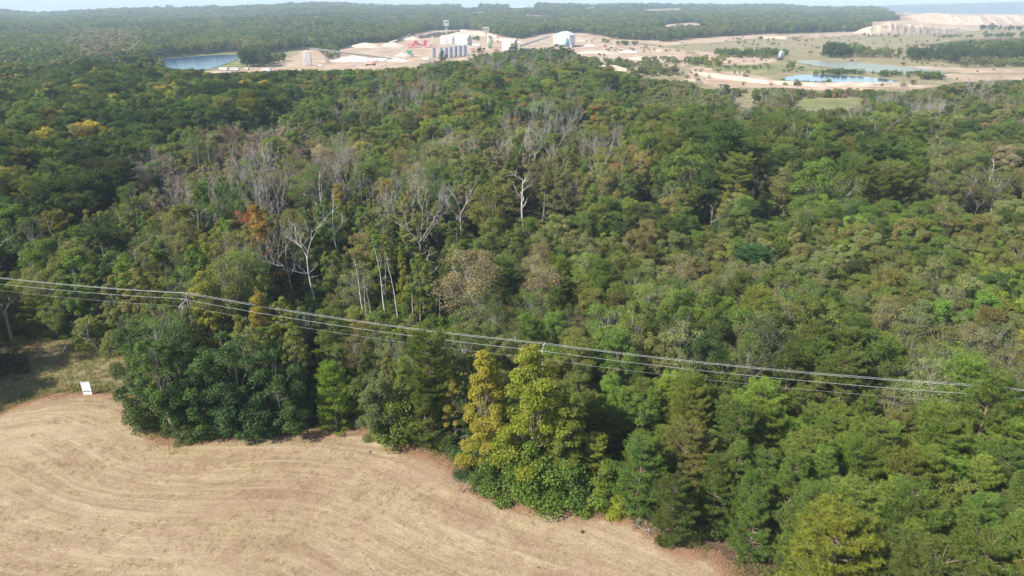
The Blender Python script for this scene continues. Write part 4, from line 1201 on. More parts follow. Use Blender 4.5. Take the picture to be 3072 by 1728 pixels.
xs = r.uniform(-95, 45, 26000); ys = r.uniform(40, 84, 26000)
P = np.stack([xs, ys, 0 * xs + .24], 1); kk_ = in_poly(xs, ys, FIELD_POLY) & (fbm(xs / 9, ys / 1.2, 19) > .46)
P = P[kk_]
P[:, 2] = .264 + (fbm(P[:, 0] / 7, P[:, 1] / 7, 2) - .5) * .25 + (fbm(P[:, 0] / 1.1, P[:, 1] / 1.1, 4) - .5) * .05 - .02
lit = [tuft_mesh('straw_clump', 50 + i, 22, .16, .16, .016) for i in range(3)]
s = r.uniform(.3, .75, len(P)); cc_ = np.array([(.44, .35, .23), (.38, .29, .18), (.30, .215, .135), (.40, .33, .18)])[r.choice(4, len(P), p=[.35, .35, .2, .1])]
scatter('straw_litter', lit, P, r.randint(0, 3, len(P)), np.stack([0 * s, 0 * s, r.uniform(0, 6.28, len(s))], 1), np.stack([s * 1.4, s * 1.4, s], 1), cc_ * r.uniform(.8, 1.15, (len(P), 1)), label='loose straw and stubble lying on the mown field')

# far woods --------------------------------------------------------------
r = np.random.RandomState(31)
pts = []
Y = 520.0
while Y < 8700:
    if 3900 < Y < 5200: Y = 5200
    sp = 6.5 if Y < 1100 else 8.5 if Y < 1800 else 11 if Y < 2600 else 14 if Y < 3900 else 30
    sy = sp if Y < 5000 else 26
    xs = np.arange(-.86 * Y - 20, .86 * Y + 20, sp)
    pts.append(np.stack([xs + r.uniform(-.45, .45, len(xs)) * sp, Y + r.uniform(-.45, .45, len(xs)) * sy, 0 * xs + sp], 1)); Y += sy
pts = np.concatenate(pts); X, Yf, SPC = pts.T
Z = terrain(X, Yf)
hh = (12 + 5 * fbm(X / 60, Yf / 60, 5)) * r.uniform(.75, 1.12, len(X))
hh = np.where(Yf < 1300, hh * .92, hh)
hh = np.where(Yf > 2500, hh * (.55 + .9 * fbm(X / 45, Yf / 45, 8)) * r.uniform(.75, 1.35, len(X)), hh)
ok = np.ones(len(X), bool)
for f in (0, .5, 1):
    uu, vv = project(X, Yf, Z + hh * f)
    ok &= ~clear_mask(uu + (fbm(X / 30, Yf / 30, 13) - .5) * 10, vv, f < 1) | (Yf > 4500)
# the far bank of the lake and works stays thin scrub
X, Yf, Z, hh = X[ok], Yf[ok], Z[ok], hh[ok]; SPC = SPC[ok]
uu, vv = project(X, Yf, Z + hh)
# groups that stand on the open ground, surveyed: u, v base, spread u, spread v, count, height m, colour
EX = [(775, 192, 48, 10, 60, 15, 'dark green'), (840, 186, 16, 6, 12, 9, 'mid green'), (985, 160, 30, 7, 26, 9, 'mid green'), (1000, 176, 22, 4, 10, 6, 'olive'), (2500, 168, 32, 6, 46, 14, 'dark green'), (2560, 166, 26, 6, 26, 12, 'mid green'),
      (2640, 168, 60, 7, 44, 9, 'grey-green'), (2790, 176, 70, 9, 70, 11, 'dark green'), (2920, 182, 90, 12, 120, 13, 'dark green'), (3040, 180, 70, 14, 110, 15, 'dark green'), (3150, 175, 90, 16, 120, 14, 'mid green'),
      (2200, 164, 60, 5, 60, 7, 'mid green'), (2310, 166, 60, 5, 46, 8, 'mid green'), (2250, 172, 80, 4, 30, 4, 'olive'), (2130, 196, 38, 8, 18, 8, 'yellow-green'), (2100, 192, 20, 5, 9, 7, 'olive'),
      (1880, 136, 30, 3, 14, 6, 'mid green'), (1820, 128, 16, 3, 6, 6, 'olive'), (1935, 150, 60, 8, 8, 3, 'olive'), (1900, 196, 90, 6, 60, 4, 'olive'), (2020, 186, 90, 9, 60, 4, 'mid green'), (1830, 204, 60, 8, 40, 4.5, 'mid green'), (1760, 184, 30, 5, 20, 4, 'yellow-green'),
      (1810, 190, 50, 3, 16, 6, 'mid green'), (1960, 222, 70, 6, 30, 7, 'olive'), (2740, 98, 20, 3, 10, 10, 'dark green'), (2790, 102, 5, 2, 3, 12, 'dark green'), (2640, 110, 60, 3, 14, 5, 'olive'), (2860, 112, 60, 3, 20, 5, 'olive'),
      (2480, 222, 50, 2, 14, 4, 'mid green'), (2560, 222, 70, 3, 20, 4.5, 'mid green'), (2700, 228, 60, 3, 20, 5, 'mid green'), (2790, 238, 26, 3, 14, 6, 'bright green'), (2370, 208, 10, 3, 4, 7, 'bright green'), (2450, 250, 60, 2, 10, 2.5, 'mid green'), (2230, 206, 60, 3, 14, 3, 'olive'),
      (2860, 150, 150, 8, 40, 6, 'olive'), (2330, 130, 120, 10, 20, 4, 'olive'), (2980, 196, 100, 6, 70, 8, 'grey-green'), (2880, 66, 10, 4, 6, 9, 'olive'), (2930, 62, 14, 4, 6, 9, 'olive'), (3000, 90, 60, 4, 24, 12, 'dark green'), (3020, 112, 70, 4, 34, 9, 'mid green'),
      (1500, 128, 30, 3, 6, 5, 'olive'), (1428, 118, 10, 5, 8, 6, 'olive'), (1310, 86, 30, 3, 20, 8, 'mid green'), (1600, 60, 600, 6, 30, 12, 'dark green'), (1490, 30, 14, 2, 8, 14, 'mid green')]
ex = []
for (u, v, su, sv, n, h, tn) in EX:
    for _ in range(n):
        a, b = u + r.uniform(-1, 1) * su, v + r.uniform(-1, 1) * sv
        x, y, z = W(a, b); ex.append((x, y, z, h * r.uniform(.65, 1.15), list(TINT).index(tn)))
for _ in range(900):
    a, b = r.uniform(1650, 3200), r.uniform(112, 262)
    if not in_poly(np.array([a]), np.array([b]), CLEAR[0])[0] or any(in_poly(np.array([a]), np.array([b]), pl)[0] for _n, pl in PONDS): continue
    if fbm(a / 70, b / 12, 91) < .50: continue
    x, y, z = W(a, b); ex.append((x, y, z, r.uniform(1.2, 3.8), list(TINT).index(('olive', 'mid green', 'brownish green', 'grey-green')[r.randint(4)])))
ex = np.array(ex)
tn_far = ['dark green', 'mid green', 'olive', 'grey-green', 'grey-brown', 'blue-green', 'brownish green']
pick = r.choice(7, len(X), p=[.34, .30, .12, .07, .03, .10, .04])
dry = in_poly(uu, vv, [(200, 75), (420, 85), (420, 130), (330, 175), (180, 120)]) | in_poly(uu, vv, [(860, 150), (1000, 140), (1100, 118), (1180, 118), (1000, 150), (900, 165)])
pick = np.where(dry & (r.uniform(size=len(X)) < .6), 4, pick)
lowf = fbm(X / 90, Yf / 120, 41, 3)
pick = np.where((lowf > .60) & (r.uniform(size=len(X)) < .6), 2, pick)
T = np.array([TINT[t] for t in tn_far])[pick] * r.uniform(.75, 1.3, (len(X), 1)) * r.uniform(.93, 1.07, (len(X), 3))
P = np.stack([X, Yf, Z - .2], 1)
P = np.vstack([P, ex[:, :3]]); T = np.vstack([T, np.array([list(TINT.values())[int(i)] for i in ex[:, 4]]) * r.uniform(.8, 1.25, (len(ex), 1))])
fs = np.concatenate([np.sqrt(SPC / 7.5), np.ones(len(ex))])
hh = np.concatenate([hh, ex[:, 3]])
fi = r.randint(0, 4, len(P)); hn = np.array([13, 13, 15, 15])[fi]
sz = hh / hn
wd = np.concatenate([np.ones(len(X)), np.clip(8 / ex[:, 3], .8, 1.6)]) * fs * r.uniform(.9, 1.25, len(P))
fsrc = [joined(k, 'distant_tree') for k in KINDS['far_broad'] + KINDS['far_pine']]
print('far', len(P))
scatter('distant_woods', fsrc, P, fi, np.stack([0 * sz, 0 * sz, r.uniform(0, 6.28, len(sz))], 1), np.stack([sz * wd, sz * wd, sz], 1), T, label='wooded hills stretching to the horizon')

# ------------------------------------------------------------------ power line
M_POLE = simple_mat('weathered_pole_wood', (.22, .18, .14), .9, var=.25, scale=4, streak=True)
M_WIRE = simple_mat('bare_aluminium_cable', (.50, .50, .49), .5, 0.0, .04)
M_CERAM = simple_mat('pale_porcelain', (.62, .62, .60), .3, var=.05)
M_GALV = simple_mat('galvanised_steel', (.45, .47, .50), .45, .6, .12, 1.5)
offs = {}
def perp_at(i):
    a = POLES[max(i - 1, 0)][:2]; b = POLES[min(i + 1, len(POLES) - 1)][:2]
    d = unit(b - a); return np.array([-d[1], d[0]])
POLE_LABEL = ['wooden utility pole with crossarm off the left end of the wires', 'left wooden utility pole, tangled with the dead vine-hung tree', 'middle wooden utility pole right behind the tallest sweetgum', 'right wooden utility pole among the pines near the right edge', 'utility pole standing beyond the right edge of the view']
for i in (1, 2, 3):
    p = POLES[i]; n = perp_at(i)
    e = empty('utility_pole', (p[0], p[1], 0)); tag(e, POLE_LABEL[i], 'utility pole', 'utility poles along the edge of the wood')
    b = Buf(); b.tube([(0, 0, -.5), (0, 0, p[2] + .25), (0, 0, p[2] + .27)], [.17, .11, .01], 10); part('pole', b, M_POLE, e)
    b = Buf(); b.box((0, 0, p[2] - .18), (2.5, .11, .12), math.atan2(n[1], n[0])); arm = part('crossarm', b, M_POLE, e)
    for s in (-1.1, 1.1):
        b = Buf(); b.tube([(n[0] * s, n[1] * s, p[2] - .12), (n[0] * s, n[1] * s, p[2] - .04), (n[0] * s, n[1] * s, p[2] + .0)], [.03, .07, .04], 8); part('insulator', b, M_CERAM, arm)
        b = Buf(); b.tube([(n[0] * s * .7, n[1] * s * .7, p[2] - .22), (0, 0, p[2] - .85)], .02, 4); part('brace', b, M_GALV, e)
    b = Buf(); b.tube([(0, 0, p[2] + .26), (0, 0, p[2] + .34), (0, 0, p[2] + .4)], [.03, .07, .04], 8); part('insulator', b, M_CERAM, e)
WL = ['far conductor of the power line, uppermost pale cable', 'pole-top conductor, pale cable paired with the uppermost one', 'near conductor of the power line, third pale cable', 'thin lower neutral cable below the three conductors']
for k, (s, dz, rad) in enumerate(((1.1, .02, .013), (0, .44, .013), (-1.1, .02, .013), (-.12, -1.65, .007))):
    pts = []
    for i in range(len(POLES) - 1):
        a, c = POLES[i], POLES[i + 1]; na, nc = perp_at(i), perp_at(i + 1)
        A = np.array([a[0] + na[0] * s, a[1] + na[1] * s, a[2] + dz]); C_ = np.array([c[0] + nc[0] * s, c[1] + nc[1] * s, c[2] + dz])
        L = np.linalg.norm(C_ - A)
        for t in np.linspace(0, 1, 25)[(1 if i else 0):]:
            q = A + (C_ - A) * t; q = q - np.array([0, 0, 4 * .00022 * L * L * t * (1 - t)]); pts.append(q)
    b = Buf(); b.tube(pts, rad, 6)
    tag(link('power_cable', b.mesh('power_cable', M_WIRE, True)), WL[k], 'power cable', 'cables of the power line')

# ------------------------------------------------------------------ sign board at the corner of the field
M_WHITE = simple_mat('white_sign_paint', (.84, .84, .85), .5, var=.03, scale=3)
M_PRINT = simple_mat('dark_sign_print', (.05, .05, .09), .6, var=.1)
M_POST = simple_mat('grey_steel_post', (.35, .36, .38), .5, .3)
sx, sy, _ = W(265, 1187, .1)
e = empty('sign_board', (sx, sy, .15), radians(4)); tag(e, 'white upright sign board on posts where the mown field meets the rough grass', 'sign')
for s in (-.61, .61):
    b = Buf(); b.box((s, .04, 1.02), (.07, .07, 2.5)); part('post', b, M_POST, e)
b = Buf(); b.box((0, 0, 1.42), (1.14, .03, 1.42)); part('board', b, M_WHITE, e)
b = Buf(); b.box((0, 0, .32), (1.14, .03, .50)); part('lower_board', b, M_WHITE, e)
b = Buf(); b.box((0, .02, .64), (1.20, .03, .15)); part('rail', b, M_PRINT, e)
b = Buf(); b.box((0, .0, 2.17), (1.10, .02, .03)); part('top_rail', b, M_POST, e)
b = Buf()
for x0 in (-.40, -.27, -.14, -.02, .12): b.box((x0, -.0185, 2.05), (.07, .004, .09))
part('print', b, M_PRINT, e)
b = Buf(); b.box((-.08, -.0185, .90), (.62, .004, .035)); b.box((.05, -.0185, .83), (.8, .004, .025)); part('print', b, M_PRINT, e)

# small things on the field
def weed(u, v, s, col, lab):
    x, y, z = W(u, v, .25)
    r = np.random.RandomState(int(u)); n = 60
    d = unit(r.normal(size=(n, 3)) * [1, 1, .5] + [0, 0, .8]); P = d * r.uniform(.1, 1, (n, 1)) * s
    V, Q = leaf_quads(P, unit(r.normal(size=(n, 3)) + [0, 0, .6]), s * .22, .45, r)
    o = link('weed', mesh_np('weed', V, Q, mats=[M_LEAF], lv=r.uniform(.2, .8, n))); o.location = (x, y, .22); o['tint'] = list(col)
    tag(o, lab, 'weed')
weed(1747, 1597, .30, (.03, .035, .03), 'small dark weed standing alone on the mown field near the pines')
weed(1615, 1702, .16, (.05, .05, .03), 'tiny dark weed near the bottom edge of the mown field')
weed(1110, 1355, .20, (.10, .08, .05), 'small brown weed on the pale curve of the mown field')
weed(975, 1392, .18, (.10, .08, .05), 'faint brown weed in the middle of the mown field')

# brush pile and fallen limbs at the field edge
def brush(u, v, n, L, lab, mat, seed, h=.5):
    x, y, _ = W(u, v, .2); r = np.random.RandomState(seed)
    e = empty('brush_pile', (x, y, .1)); tag(e, lab, 'brush pile')
    for i in range(n):
        b = Buf(); a = r.uniform(0, 6.28); d = np.array([cos(a), sin(a), r.uniform(.05, .7)])
        branchy(b, r, np.array([r.normal() * .5, r.normal() * .4, r.uniform(0, h)]), unit(d), L * r.uniform(.6, 1.1), .05, 2, 4, .6, .1, .01, 3); part('branch', b, mat, e, True)
brush(580, 1304, 9, 2.2, 'pile of dead grey branches at the field edge left of the dark oaks', M_DEADDARK, 4)
brush(330, 1062, 6, 2.0, 'brown root and branch tangle under the leaning trunk', M_BARK, 6)
brush(175, 1066, 4, 1.4, 'grey brush heap in the shaded clearing', M_DEADDARK, 7, .8)
brush(2150, 1345, 8, 2.0, 'bare brown twigs of a dead treetop among the pines', M_DEADDARK, 9, 5)
brush(1150, 1345, 5, 1.2, 'small heap of dry twigs on the field edge below the olive tree', M_DEADDARK, 11, .2)
brush(1395, 1468, 6, 1.3, 'dry twig heap on the bare bank left of the sweetgums', M_DEADDARK, 12, .2)
brush(1930, 1590, 6, 1.4, 'fallen dead branches on the red earth below the pines', M_DEADDARK, 13, .2)
brush(760, 1322, 5, 1.1, 'few broken branches on the field edge under the dark oaks', M_DEADDARK, 14, .2)
# leaning trunk above the clearing and the fallen pale limb left of it
def leaning(u0, v0, u1, v1, h1, rad, mat, lab, forks):
    x0, y0, _ = W(u0, v0, 0); x1, y1, z1 = W(u1, v1, h1)
    e = empty('leaning_tree', (x0, y0, 0)); tag(e, lab, 'dead tree')
    d = np.array([x1 - x0, y1 - y0, h1]); t = np.linspace(0, 1, 7)[:, None]
    P = d * t + np.array([0, 0, .5]) * np.sin(t * pi)
    b = Buf(); b.tube(P, rad * (1 - .6 * t[:, 0]), 7); part('trunk', b, mat, e, True)
    r = np.random.RandomState(int(u0))
    for i in range(forks):
        b = Buf(); q = P[3 + i % 4]; branchy(b, r, q, unit(d / np.linalg.norm(d) + r.normal(size=3) * .5 + [0, 0, .2]), 2.4, rad * .4, 2, 4, .6, .2, .012, 3); part('limb', b, mat, e, True)
leaning(300, 1056, 256, 1002, 3.6, .22, M_BARK, 'dark leaning trunk at the back of the rough clearing', 4)
leaning(186, 955, 138, 868, 4.5, .17, M_DEAD, 'pale dead limb slanting down through the trees at left, below the wires', 3)
leaning(38, 1020, 12, 930, 6.0, .30, M_DEADDARK, 'thick grey trunk standing at the back of the clearing by the left edge', 3)
leaning(1345, 850, 1270, 780, 6.0, .16, M_DEAD, 'pale broken trunk leaning left of the olive crowns at centre', 4)
leaning(2095, 745, 2060, 700, 5.0, .13, M_DEAD, 'short slanted white snag right of centre', 2)

# ------------------------------------------------------------------ sand works
M_SHEET = simple_mat('white_metal_sheet', (.64, .64, .63), .45, var=.05, scale=.6, streak=True)
M_SHEETG = simple_mat('blue_grey_metal_sheet', (.50, .52, .58), .5, var=.06, scale=.6, streak=True)
M_ROOF = simple_mat('pale_roof_sheet', (.62, .60, .57), .5, var=.05, scale=.6)
M_BEIGE = simple_mat('beige_metal_sheet', (.60, .54, .45), .6, var=.06, scale=.6, streak=True)
M_SILO = simple_mat('ribbed_galvanised_steel', (.27, .29, .35), .5, .2, .15, .9, True)
M_STEEL = simple_mat('dusty_steel_frame', (.48, .46, .42), .6, .2)
M_RED = simple_mat('red_machine_paint', (.42, .05, .08), .5, var=.15)
M_REDL = simple_mat('faded_red_paint', (.60, .22, .20), .6, var=.15)
M_GREEN = simple_mat('green_machine_paint', (.06, .32, .12), .5, var=.1)
M_BLUE = simple_mat('light_blue_tank_paint', (.16, .42, .68), .4, var=.05)
M_LIME = simple_mat('pale_green_tank_paint', (.52, .60, .40), .5, var=.05)
M_DARK = simple_mat('dark_opening', (.04, .04, .045), .8)
M_SAND = simple_mat('stockpile_sand', (.44, .36, .275), .95, var=.15, scale=.25)
M_SANDW = simple_mat('washed_white_sand', (.62, .58, .52), .95, var=.08, scale=.25)

def site(u, v):
    x, y, z = W(u, v); return x, y, z, mpp(y, z)

def gable(e, w, d, h, rise, wall, roof, along='y', over=.4, name_wall='wall'):
    """box building centred on its origin; ridge along the given axis"""
    if along == 'y':
        V = [(-w/2, -d/2, 0), (w/2, -d/2, 0), (w/2, d/2, 0), (-w/2, d/2, 0), (-w/2, -d/2, h), (w/2, -d/2, h), (w/2, d/2, h), (-w/2, d/2, h), (0, -d/2, h + rise), (0, d/2, h + rise)]
        F = [(0, 1, 5, 8, 4), (2, 3, 7, 9, 6), (1, 2, 6, 5), (3, 0, 4, 7)]
    else:
        V = [(-w/2, -d/2, 0), (w/2, -d/2, 0), (w/2, d/2, 0), (-w/2, d/2, 0), (-w/2, -d/2, h), (w/2, -d/2, h), (w/2, d/2, h), (-w/2, d/2, h), (-w/2, 0, h + rise), (w/2, 0, h + rise)]
        F = [(0, 1, 5, 4), (2, 3, 7, 6), (1, 2, 6, 9, 5), (3, 0, 4, 8, 7)]
    me = bpy.data.meshes.new('wall'); me.from_pydata(V, [], F); me.materials.append(wall); link('wall', me, e)
    t = .25
    for s in (-1, 1):
        if along == 'y':
            Vr = [(0, -d/2 - over, h + rise), (s * (w/2 + over), -d/2 - over, h - rise * over * 2 / w), (s * (w/2 + over), d/2 + over, h - rise * over * 2 / w), (0, d/2 + over, h + rise)]
        else:
            Vr = [(-w/2 - over, 0, h + rise), (-w/2 - over, s * (d/2 + over), h - rise * over * 2 / d), (w/2 + over, s * (d/2 + over), h - rise * over * 2 / d), (w/2 + over, 0, h + rise)]
        Vr = [(a, b_, c + .03) for a, b_, c in Vr] + [(a, b_, c + t) for a, b_, c in Vr]
        me = bpy.data.meshes.new('roof_slope'); me.from_pydata(Vr, [], [(0, 1, 2, 3), (7, 6, 5, 4), (0, 4, 5, 1), (1, 5, 6, 2), (2, 6, 7, 3), (3, 7, 4, 0)]); me.materials.append(roof); link('roof_slope', me, e)

def building(name, u, v, wpx, dpx, hpx, rpx, rz, wall, roof, label, along='y'):
    x, y, z, m = site(u, v)
    e = empty(name, (x, y, z - .3), rz); tag(e, label, 'building')
    gable(e, wpx * m, dpx * m, hpx * m + .3, rpx * m, wall, roof, along)
    return e, m

# large white shed, its corner towards the camera
e, m = building('white_shed', 1692, 139, 50, 52, 33, 9, radians(-24), M_SHEET, M_ROOF, 'largest white gabled shed of the sand works, blue tank at its corner', 'y')
for fx in (-16, 8):
    b = Buf(); b.box((fx * m, -26.2 * m, 30 * m), (3 * m, .2, 3 * m)); part('window', b, M_DARK, e)
b = Buf(); b.box((25.2 * m, 8 * m, 27 * m), (.2, 3 * m, 3 * m)); part('window', b, M_DARK, e)
b = Buf(); b.box((2 * m, -29 * m, 7 * m), (36 * m, .6, .8)); b.box((2 * m, -29 * m, 11 * m), (36 * m, .4, .5)); b.box((2 * m, -27 * m, 7.4 * m), (36 * m, 4 * m, .2)); part('walkway', b, M_STEEL, e)
for fx in (-14, -4, 6, 16):
    b = Buf(); b.box((fx * m, -29 * m, 5.4 * m), (.5, .5, 10.8 * m)); part('leg', b, M_STEEL, e)
x, y, z, m = site(1697, 141)
e = empty('blue_tank', (x, y - 6, z)); tag(e, 'light blue upright tank with a white pipe at the corner of the large white shed', 'tank')
b = Buf(); b.cyl(0, 0, 4 * m, 26 * m, 5 * m, 16); part('vessel', b, M_BLUE, e, True)
b = Buf(); b.cyl(0, 0, 26 * m, 28 * m, 4.5 * m, 16, 1.2 * m); part('lid', b, M_BLUE, e, True)
b = Buf(); b.tube([(4.6 * m, -1, 24 * m), (9 * m, -1, 24 * m), (11 * m, -1, 20 * m), (13 * m, -1, 6 * m), (15 * m, -1, 0)], 1.0 * m, 8); part('pipe', b, M_SHEET, e, True)
for a in range(4):
    b = Buf(); b.tube([(4 * m * cos(a * pi / 2 + .7), 4 * m * sin(a * pi / 2 + .7), 0), (4 * m * cos(a * pi / 2 + .7), 4 * m * sin(a * pi / 2 + .7), 5 * m)], .35, 4); part('leg', b, M_STEEL, e)

e, m = building('beige_shed', 1529, 151, 38, 34, 27, 5, radians(-16), M_BEIGE, M_ROOF, 'beige shed half hidden behind the dark tree, left of the large white shed', 'x')
b = Buf(); b.box((9 * m, -17.3 * m, 17 * m), (7 * m, .5, 20 * m)); part('chute', b, M_STEEL, e)
e, m = building('dryer_shed', 1390, 133, 40, 36, 18, 10, radians(-20), M_SHEET, M_SHEET, 'white gabled shed with a blue-grey gable end behind the silos', 'x')
b = Buf(); b.box((20.3 * m, 0, 10 * m), (.3, 26 * m, 19 * m)); part('gable_sheeting', b, M_SHEETG, e)
e, m = building('low_white_shed', 1343, 130, 36, 30, 13, 9, radians(-14), M_SHEET, M_SHEET, 'lower white shed adjoining the gabled shed behind the silos on its left', 'x')

# silos
SL = [(1301, 172, 30, 12), (1323, 175, 32, 13), (1338, 176, 34, 13.4), (1352, 173, 33, 13.4), (1366, 171, 33, 13.4), (1380, 169, 32, 13.4), (1394, 167, 32, 13.4)]
ORD = ['leftmost grey silo, standing a little apart', 'second grey silo from the left, beside the pale post', 'third grey silo from the left', 'middle grey silo of the row', 'third grey silo from the right', 'second grey silo from the right', 'rightmost grey silo of the row, by the white ladder frame']
for (u, v, hp, dp), lb in zip(SL, ORD):
    x, y, z, m = site(u, v)
    e = empty('silo', (x, y, z - .2)); tag(e, lb, 'silo', 'grey steel silos of the sand works')
    R = dp / 2 * m * .96; Hs = hp * m
    b = Buf(); prof = []
    k = 20
    for q in range(9):                                  # corrugated drum: ring ribs
        zz = Hs * .12 + Hs * .70 * q / 8
        b.tube([(0, 0, zz), (0, 0, zz + Hs * .075)], [R, R], k)
        b.tube([(0, 0, zz + Hs * .075), (0, 0, zz + Hs * .0875)], [R * 1.02, R * 1.02], k)
    part('drum', b, M_SILO, e, False)
    b = Buf(); b.tube([(0, 0, Hs * .82), (0, 0, Hs * .96), (0, 0, Hs)], [R * 1.03, R * .25, .05], k); part('cone_roof', b, M_SILO, e, True)
    b = Buf(); b.tube([(0, 0, Hs * .13), (0, 0, Hs * .02)], [R * .98, R * .2], k); part('hopper', b, M_SILO, e, True)
    for a in range(6):
        b = Buf(); ca, sa = cos(a * pi / 3) * R * .97, sin(a * pi / 3) * R * .97; b.tube([(ca, sa, 0), (ca, sa, Hs * .82)], .16, 4); part('leg', b, M_STEEL, e)
    b = Buf(); b.box((0, 0, Hs * 1.03), (R * 1.1, R * .7, Hs * .05)); b.tube([(R * .1, 0, Hs), (R * .9, 0, Hs * 1.07), (R * 1.5, 0, Hs * .95)], R * .14, 6); part('filling_spout', b, M_STEEL, e)
x, y, z, m = site(1406, 168)
e = empty('ladder_frame', (x, y, z)); tag(e, 'white ladder frame standing against the rightmost silo', 'ladder frame')
for s in (-2.5, 2.5):
    b = Buf(); b.box((s * m, 0, 15 * m), (.5, .5, 30 * m)); part('post', b, M_SHEET, e)
for k in range(8):
    b = Buf(); b.box((0, 0, (2 + k * 3.6) * m), (5 * m, .3, .3)); part('rung', b, M_SHEET, e)
x, y, z, m = site(1350, 150)
e = empty('silo_walkway', (x, y, z)); tag(e, 'steel catwalk with pipes running above the row of silos', 'catwalk')
b = Buf(); b.box((8 * m, 0, 21 * m), (100 * m, 3.5, .5)); part('deck', b, M_STEEL, e)
b = Buf(); b.box((8 * m, -1.6, 23 * m), (100 * m, .15, .2)); b.box((8 * m, -1.6, 24.4 * m), (100 * m, .15, .2)); part('handrail', b, M_STEEL, e)
for k in range(11):
    b = Buf(); b.box(((-40 + k * 9.6) * m, -1.6, 22.5 * m), (.2, .2, 4 * m)); part('rail_post', b, M_STEEL, e)
for k in range(6):
    b = Buf(); b.box(((-38 + k * 18.5) * m, 0, 10.5 * m), (.5, .5, 21 * m)); part('leg', b, M_STEEL, e)

def tower(u, vb, vt, wpx, head, label, mat=M_STEEL, headh=14):
    x, y, z, m = site(u, vb); Ht = (vb - vt) * m * 1.02; w = wpx * m / 2
    e = empty('lattice_tower', (x, y, z)); tag(e, label, 'tower')
    for sx_ in (-1, 1):
        for sy_ in (-1, 1):
            b = Buf(); b.tube([(sx_ * w, sy_ * w, -.3), (sx_ * w, sy_ * w, Ht - headh * m)], .28, 4); part('leg', b, mat, e)
    b = Buf(); n = max(3, int((Ht) / (w * 2.2)))
    for k in range(n):
        z0, z1 = (Ht - headh * m) * k / n, (Ht - headh * m) * (k + 1) / n
        for a, c in (((-1, -1), (1, -1)), ((1, -1), (1, 1)), ((1, 1), (-1, 1)), ((-1, 1), (-1, -1))):
            b.tube([(a[0] * w, a[1] * w, z0), (c[0] * w, c[1] * w, z1)], .13, 3); b.tube([(a[0] * w, a[1] * w, z1), (c[0] * w, c[1] * w, z1)], .13, 3)
    part('bracing', b, mat, e)
    if head:
        hw = head * m / 2; z0 = Ht - headh * m
        b = Buf(); b.box((0, 0, z0), (hw * 2, hw * 1.6, .5)); part('platform', b, mat, e)
        for sx_ in (-1, -.1, 1):
            for sy_ in (-1, 1):
                b = Buf(); b.box((sx_ * hw * .9, sy_ * hw * .7, z0 + headh * m / 2), (.45, .45, headh * m)); part('post', b, M_SHEET, e)
        b = Buf(); b.box((0, 0, z0 + headh * m), (hw * 2.1, hw * 1.7, .7)); part('canopy', b, M_SHEET, e)
        b = Buf(); b.box((hw * .3, 0, z0 + headh * m * .32), (hw * .9, hw * .8, headh * m * .5)); part('drive_unit', b, M_SHEETG, e)
    return e
tower(1341, 140, 69, 4.5, 14, 'tallest lattice elevator tower with a canopy head, above the silos')
tower(1459, 146, 88, 5, 17, 'second elevator tower beside the pale green tank', M_STEEL, 10)
tower(1298, 138, 98, 5, 0, 'short screening tower left of the white sheds', M_LIME)
x, y, z, m = site(1470, 145)
e = empty('green_tank', (x, y, z)); tag(e, 'pale green cylindrical tank right of the second elevator tower', 'tank')
b = Buf(); b.cyl(0, 0, 2 * m, 34 * m, 7 * m, 20); part('drum', b, M_LIME, e, True)
b = Buf(); b.cyl(0, 0, 34 * m, 35.5 * m, 7.2 * m, 20, 2 * m); part('lid', b, M_LIME, e, True)
b = Buf(); b.cyl(0, 0, -.3, 2 * m, 7.4 * m, 20); part('base', b, M_BEIGE, e, True)

# conveyors
def conveyor(u0, v0, h0, u1, v1, h1, label, w=2.2, mat=M_SHEETG, legs=3, name='conveyor'):
    a = np.array(W(u0, v0)); c = np.array(W(u1, v1)); a[2] += h0; c[2] += h1
    e = empty(name, tuple(a)); tag(e, label, 'conveyor')
    d = c - a
    b = Buf(); b.tube([(0, 0, 0), tuple(d)], w / 2, 4); part('belt_frame', b, mat, e)
    b = Buf(); b.tube([(0, -.2, w * .6), tuple(d + [0, -.2, w * .6])], w / 4, 5); part('hood', b, M_ROOF, e)
    for k in range(legs):
        t = (k + .7) / (legs + .2); q = d * t
        g = float(terrain(np.array([a[0] + q[0]]), np.array([a[1] + q[1]]))[0]) - a[2]
        b = Buf(); b.tube([(q[0] - 1.5, q[1], g), (q[0], q[1], q[2])], .2, 4); b.tube([(q[0] + 1.5, q[1], g), (q[0], q[1], q[2])], .2, 4); b.tube([(q[0] - 1.2, q[1], g + (q[2] - g) * .3), (q[0] + .9, q[1], g + (q[2] - g) * .5)], .12, 3); part('trestle', b, M_STEEL, e)
conveyor(934, 192, 13.5, 1195, 182, 1.2, 'long conveyor sloping down right from the left loading tower', 1.3, M_STEEL, 4)
conveyor(1562, 150, 4.5, 1650, 139, 12.5, 'inclined conveyor rising to the large white shed', 1.8, M_SHEETG, 3)
conveyor(1566, 152, 2.2, 1655, 150, 2.2, 'low horizontal pipe rack in front of the inclined conveyor', 1.2, M_SHEET, 4)
conveyor(1168, 129, .5, 1192, 129, 3.5, 'short stacker conveyor on top of the left stockpile', 1.4, M_BEIGE, 1)
conveyor(1205, 119, .5, 1232, 110, 4.0, 'small stacker conveyor by the tree line behind the red machinery', 1.2, M_BEIGE, 1)
conveyor(1300, 148, 8, 1270, 148, 1, 'short dusty conveyor left of the silos', 1.2, M_REDL, 1)

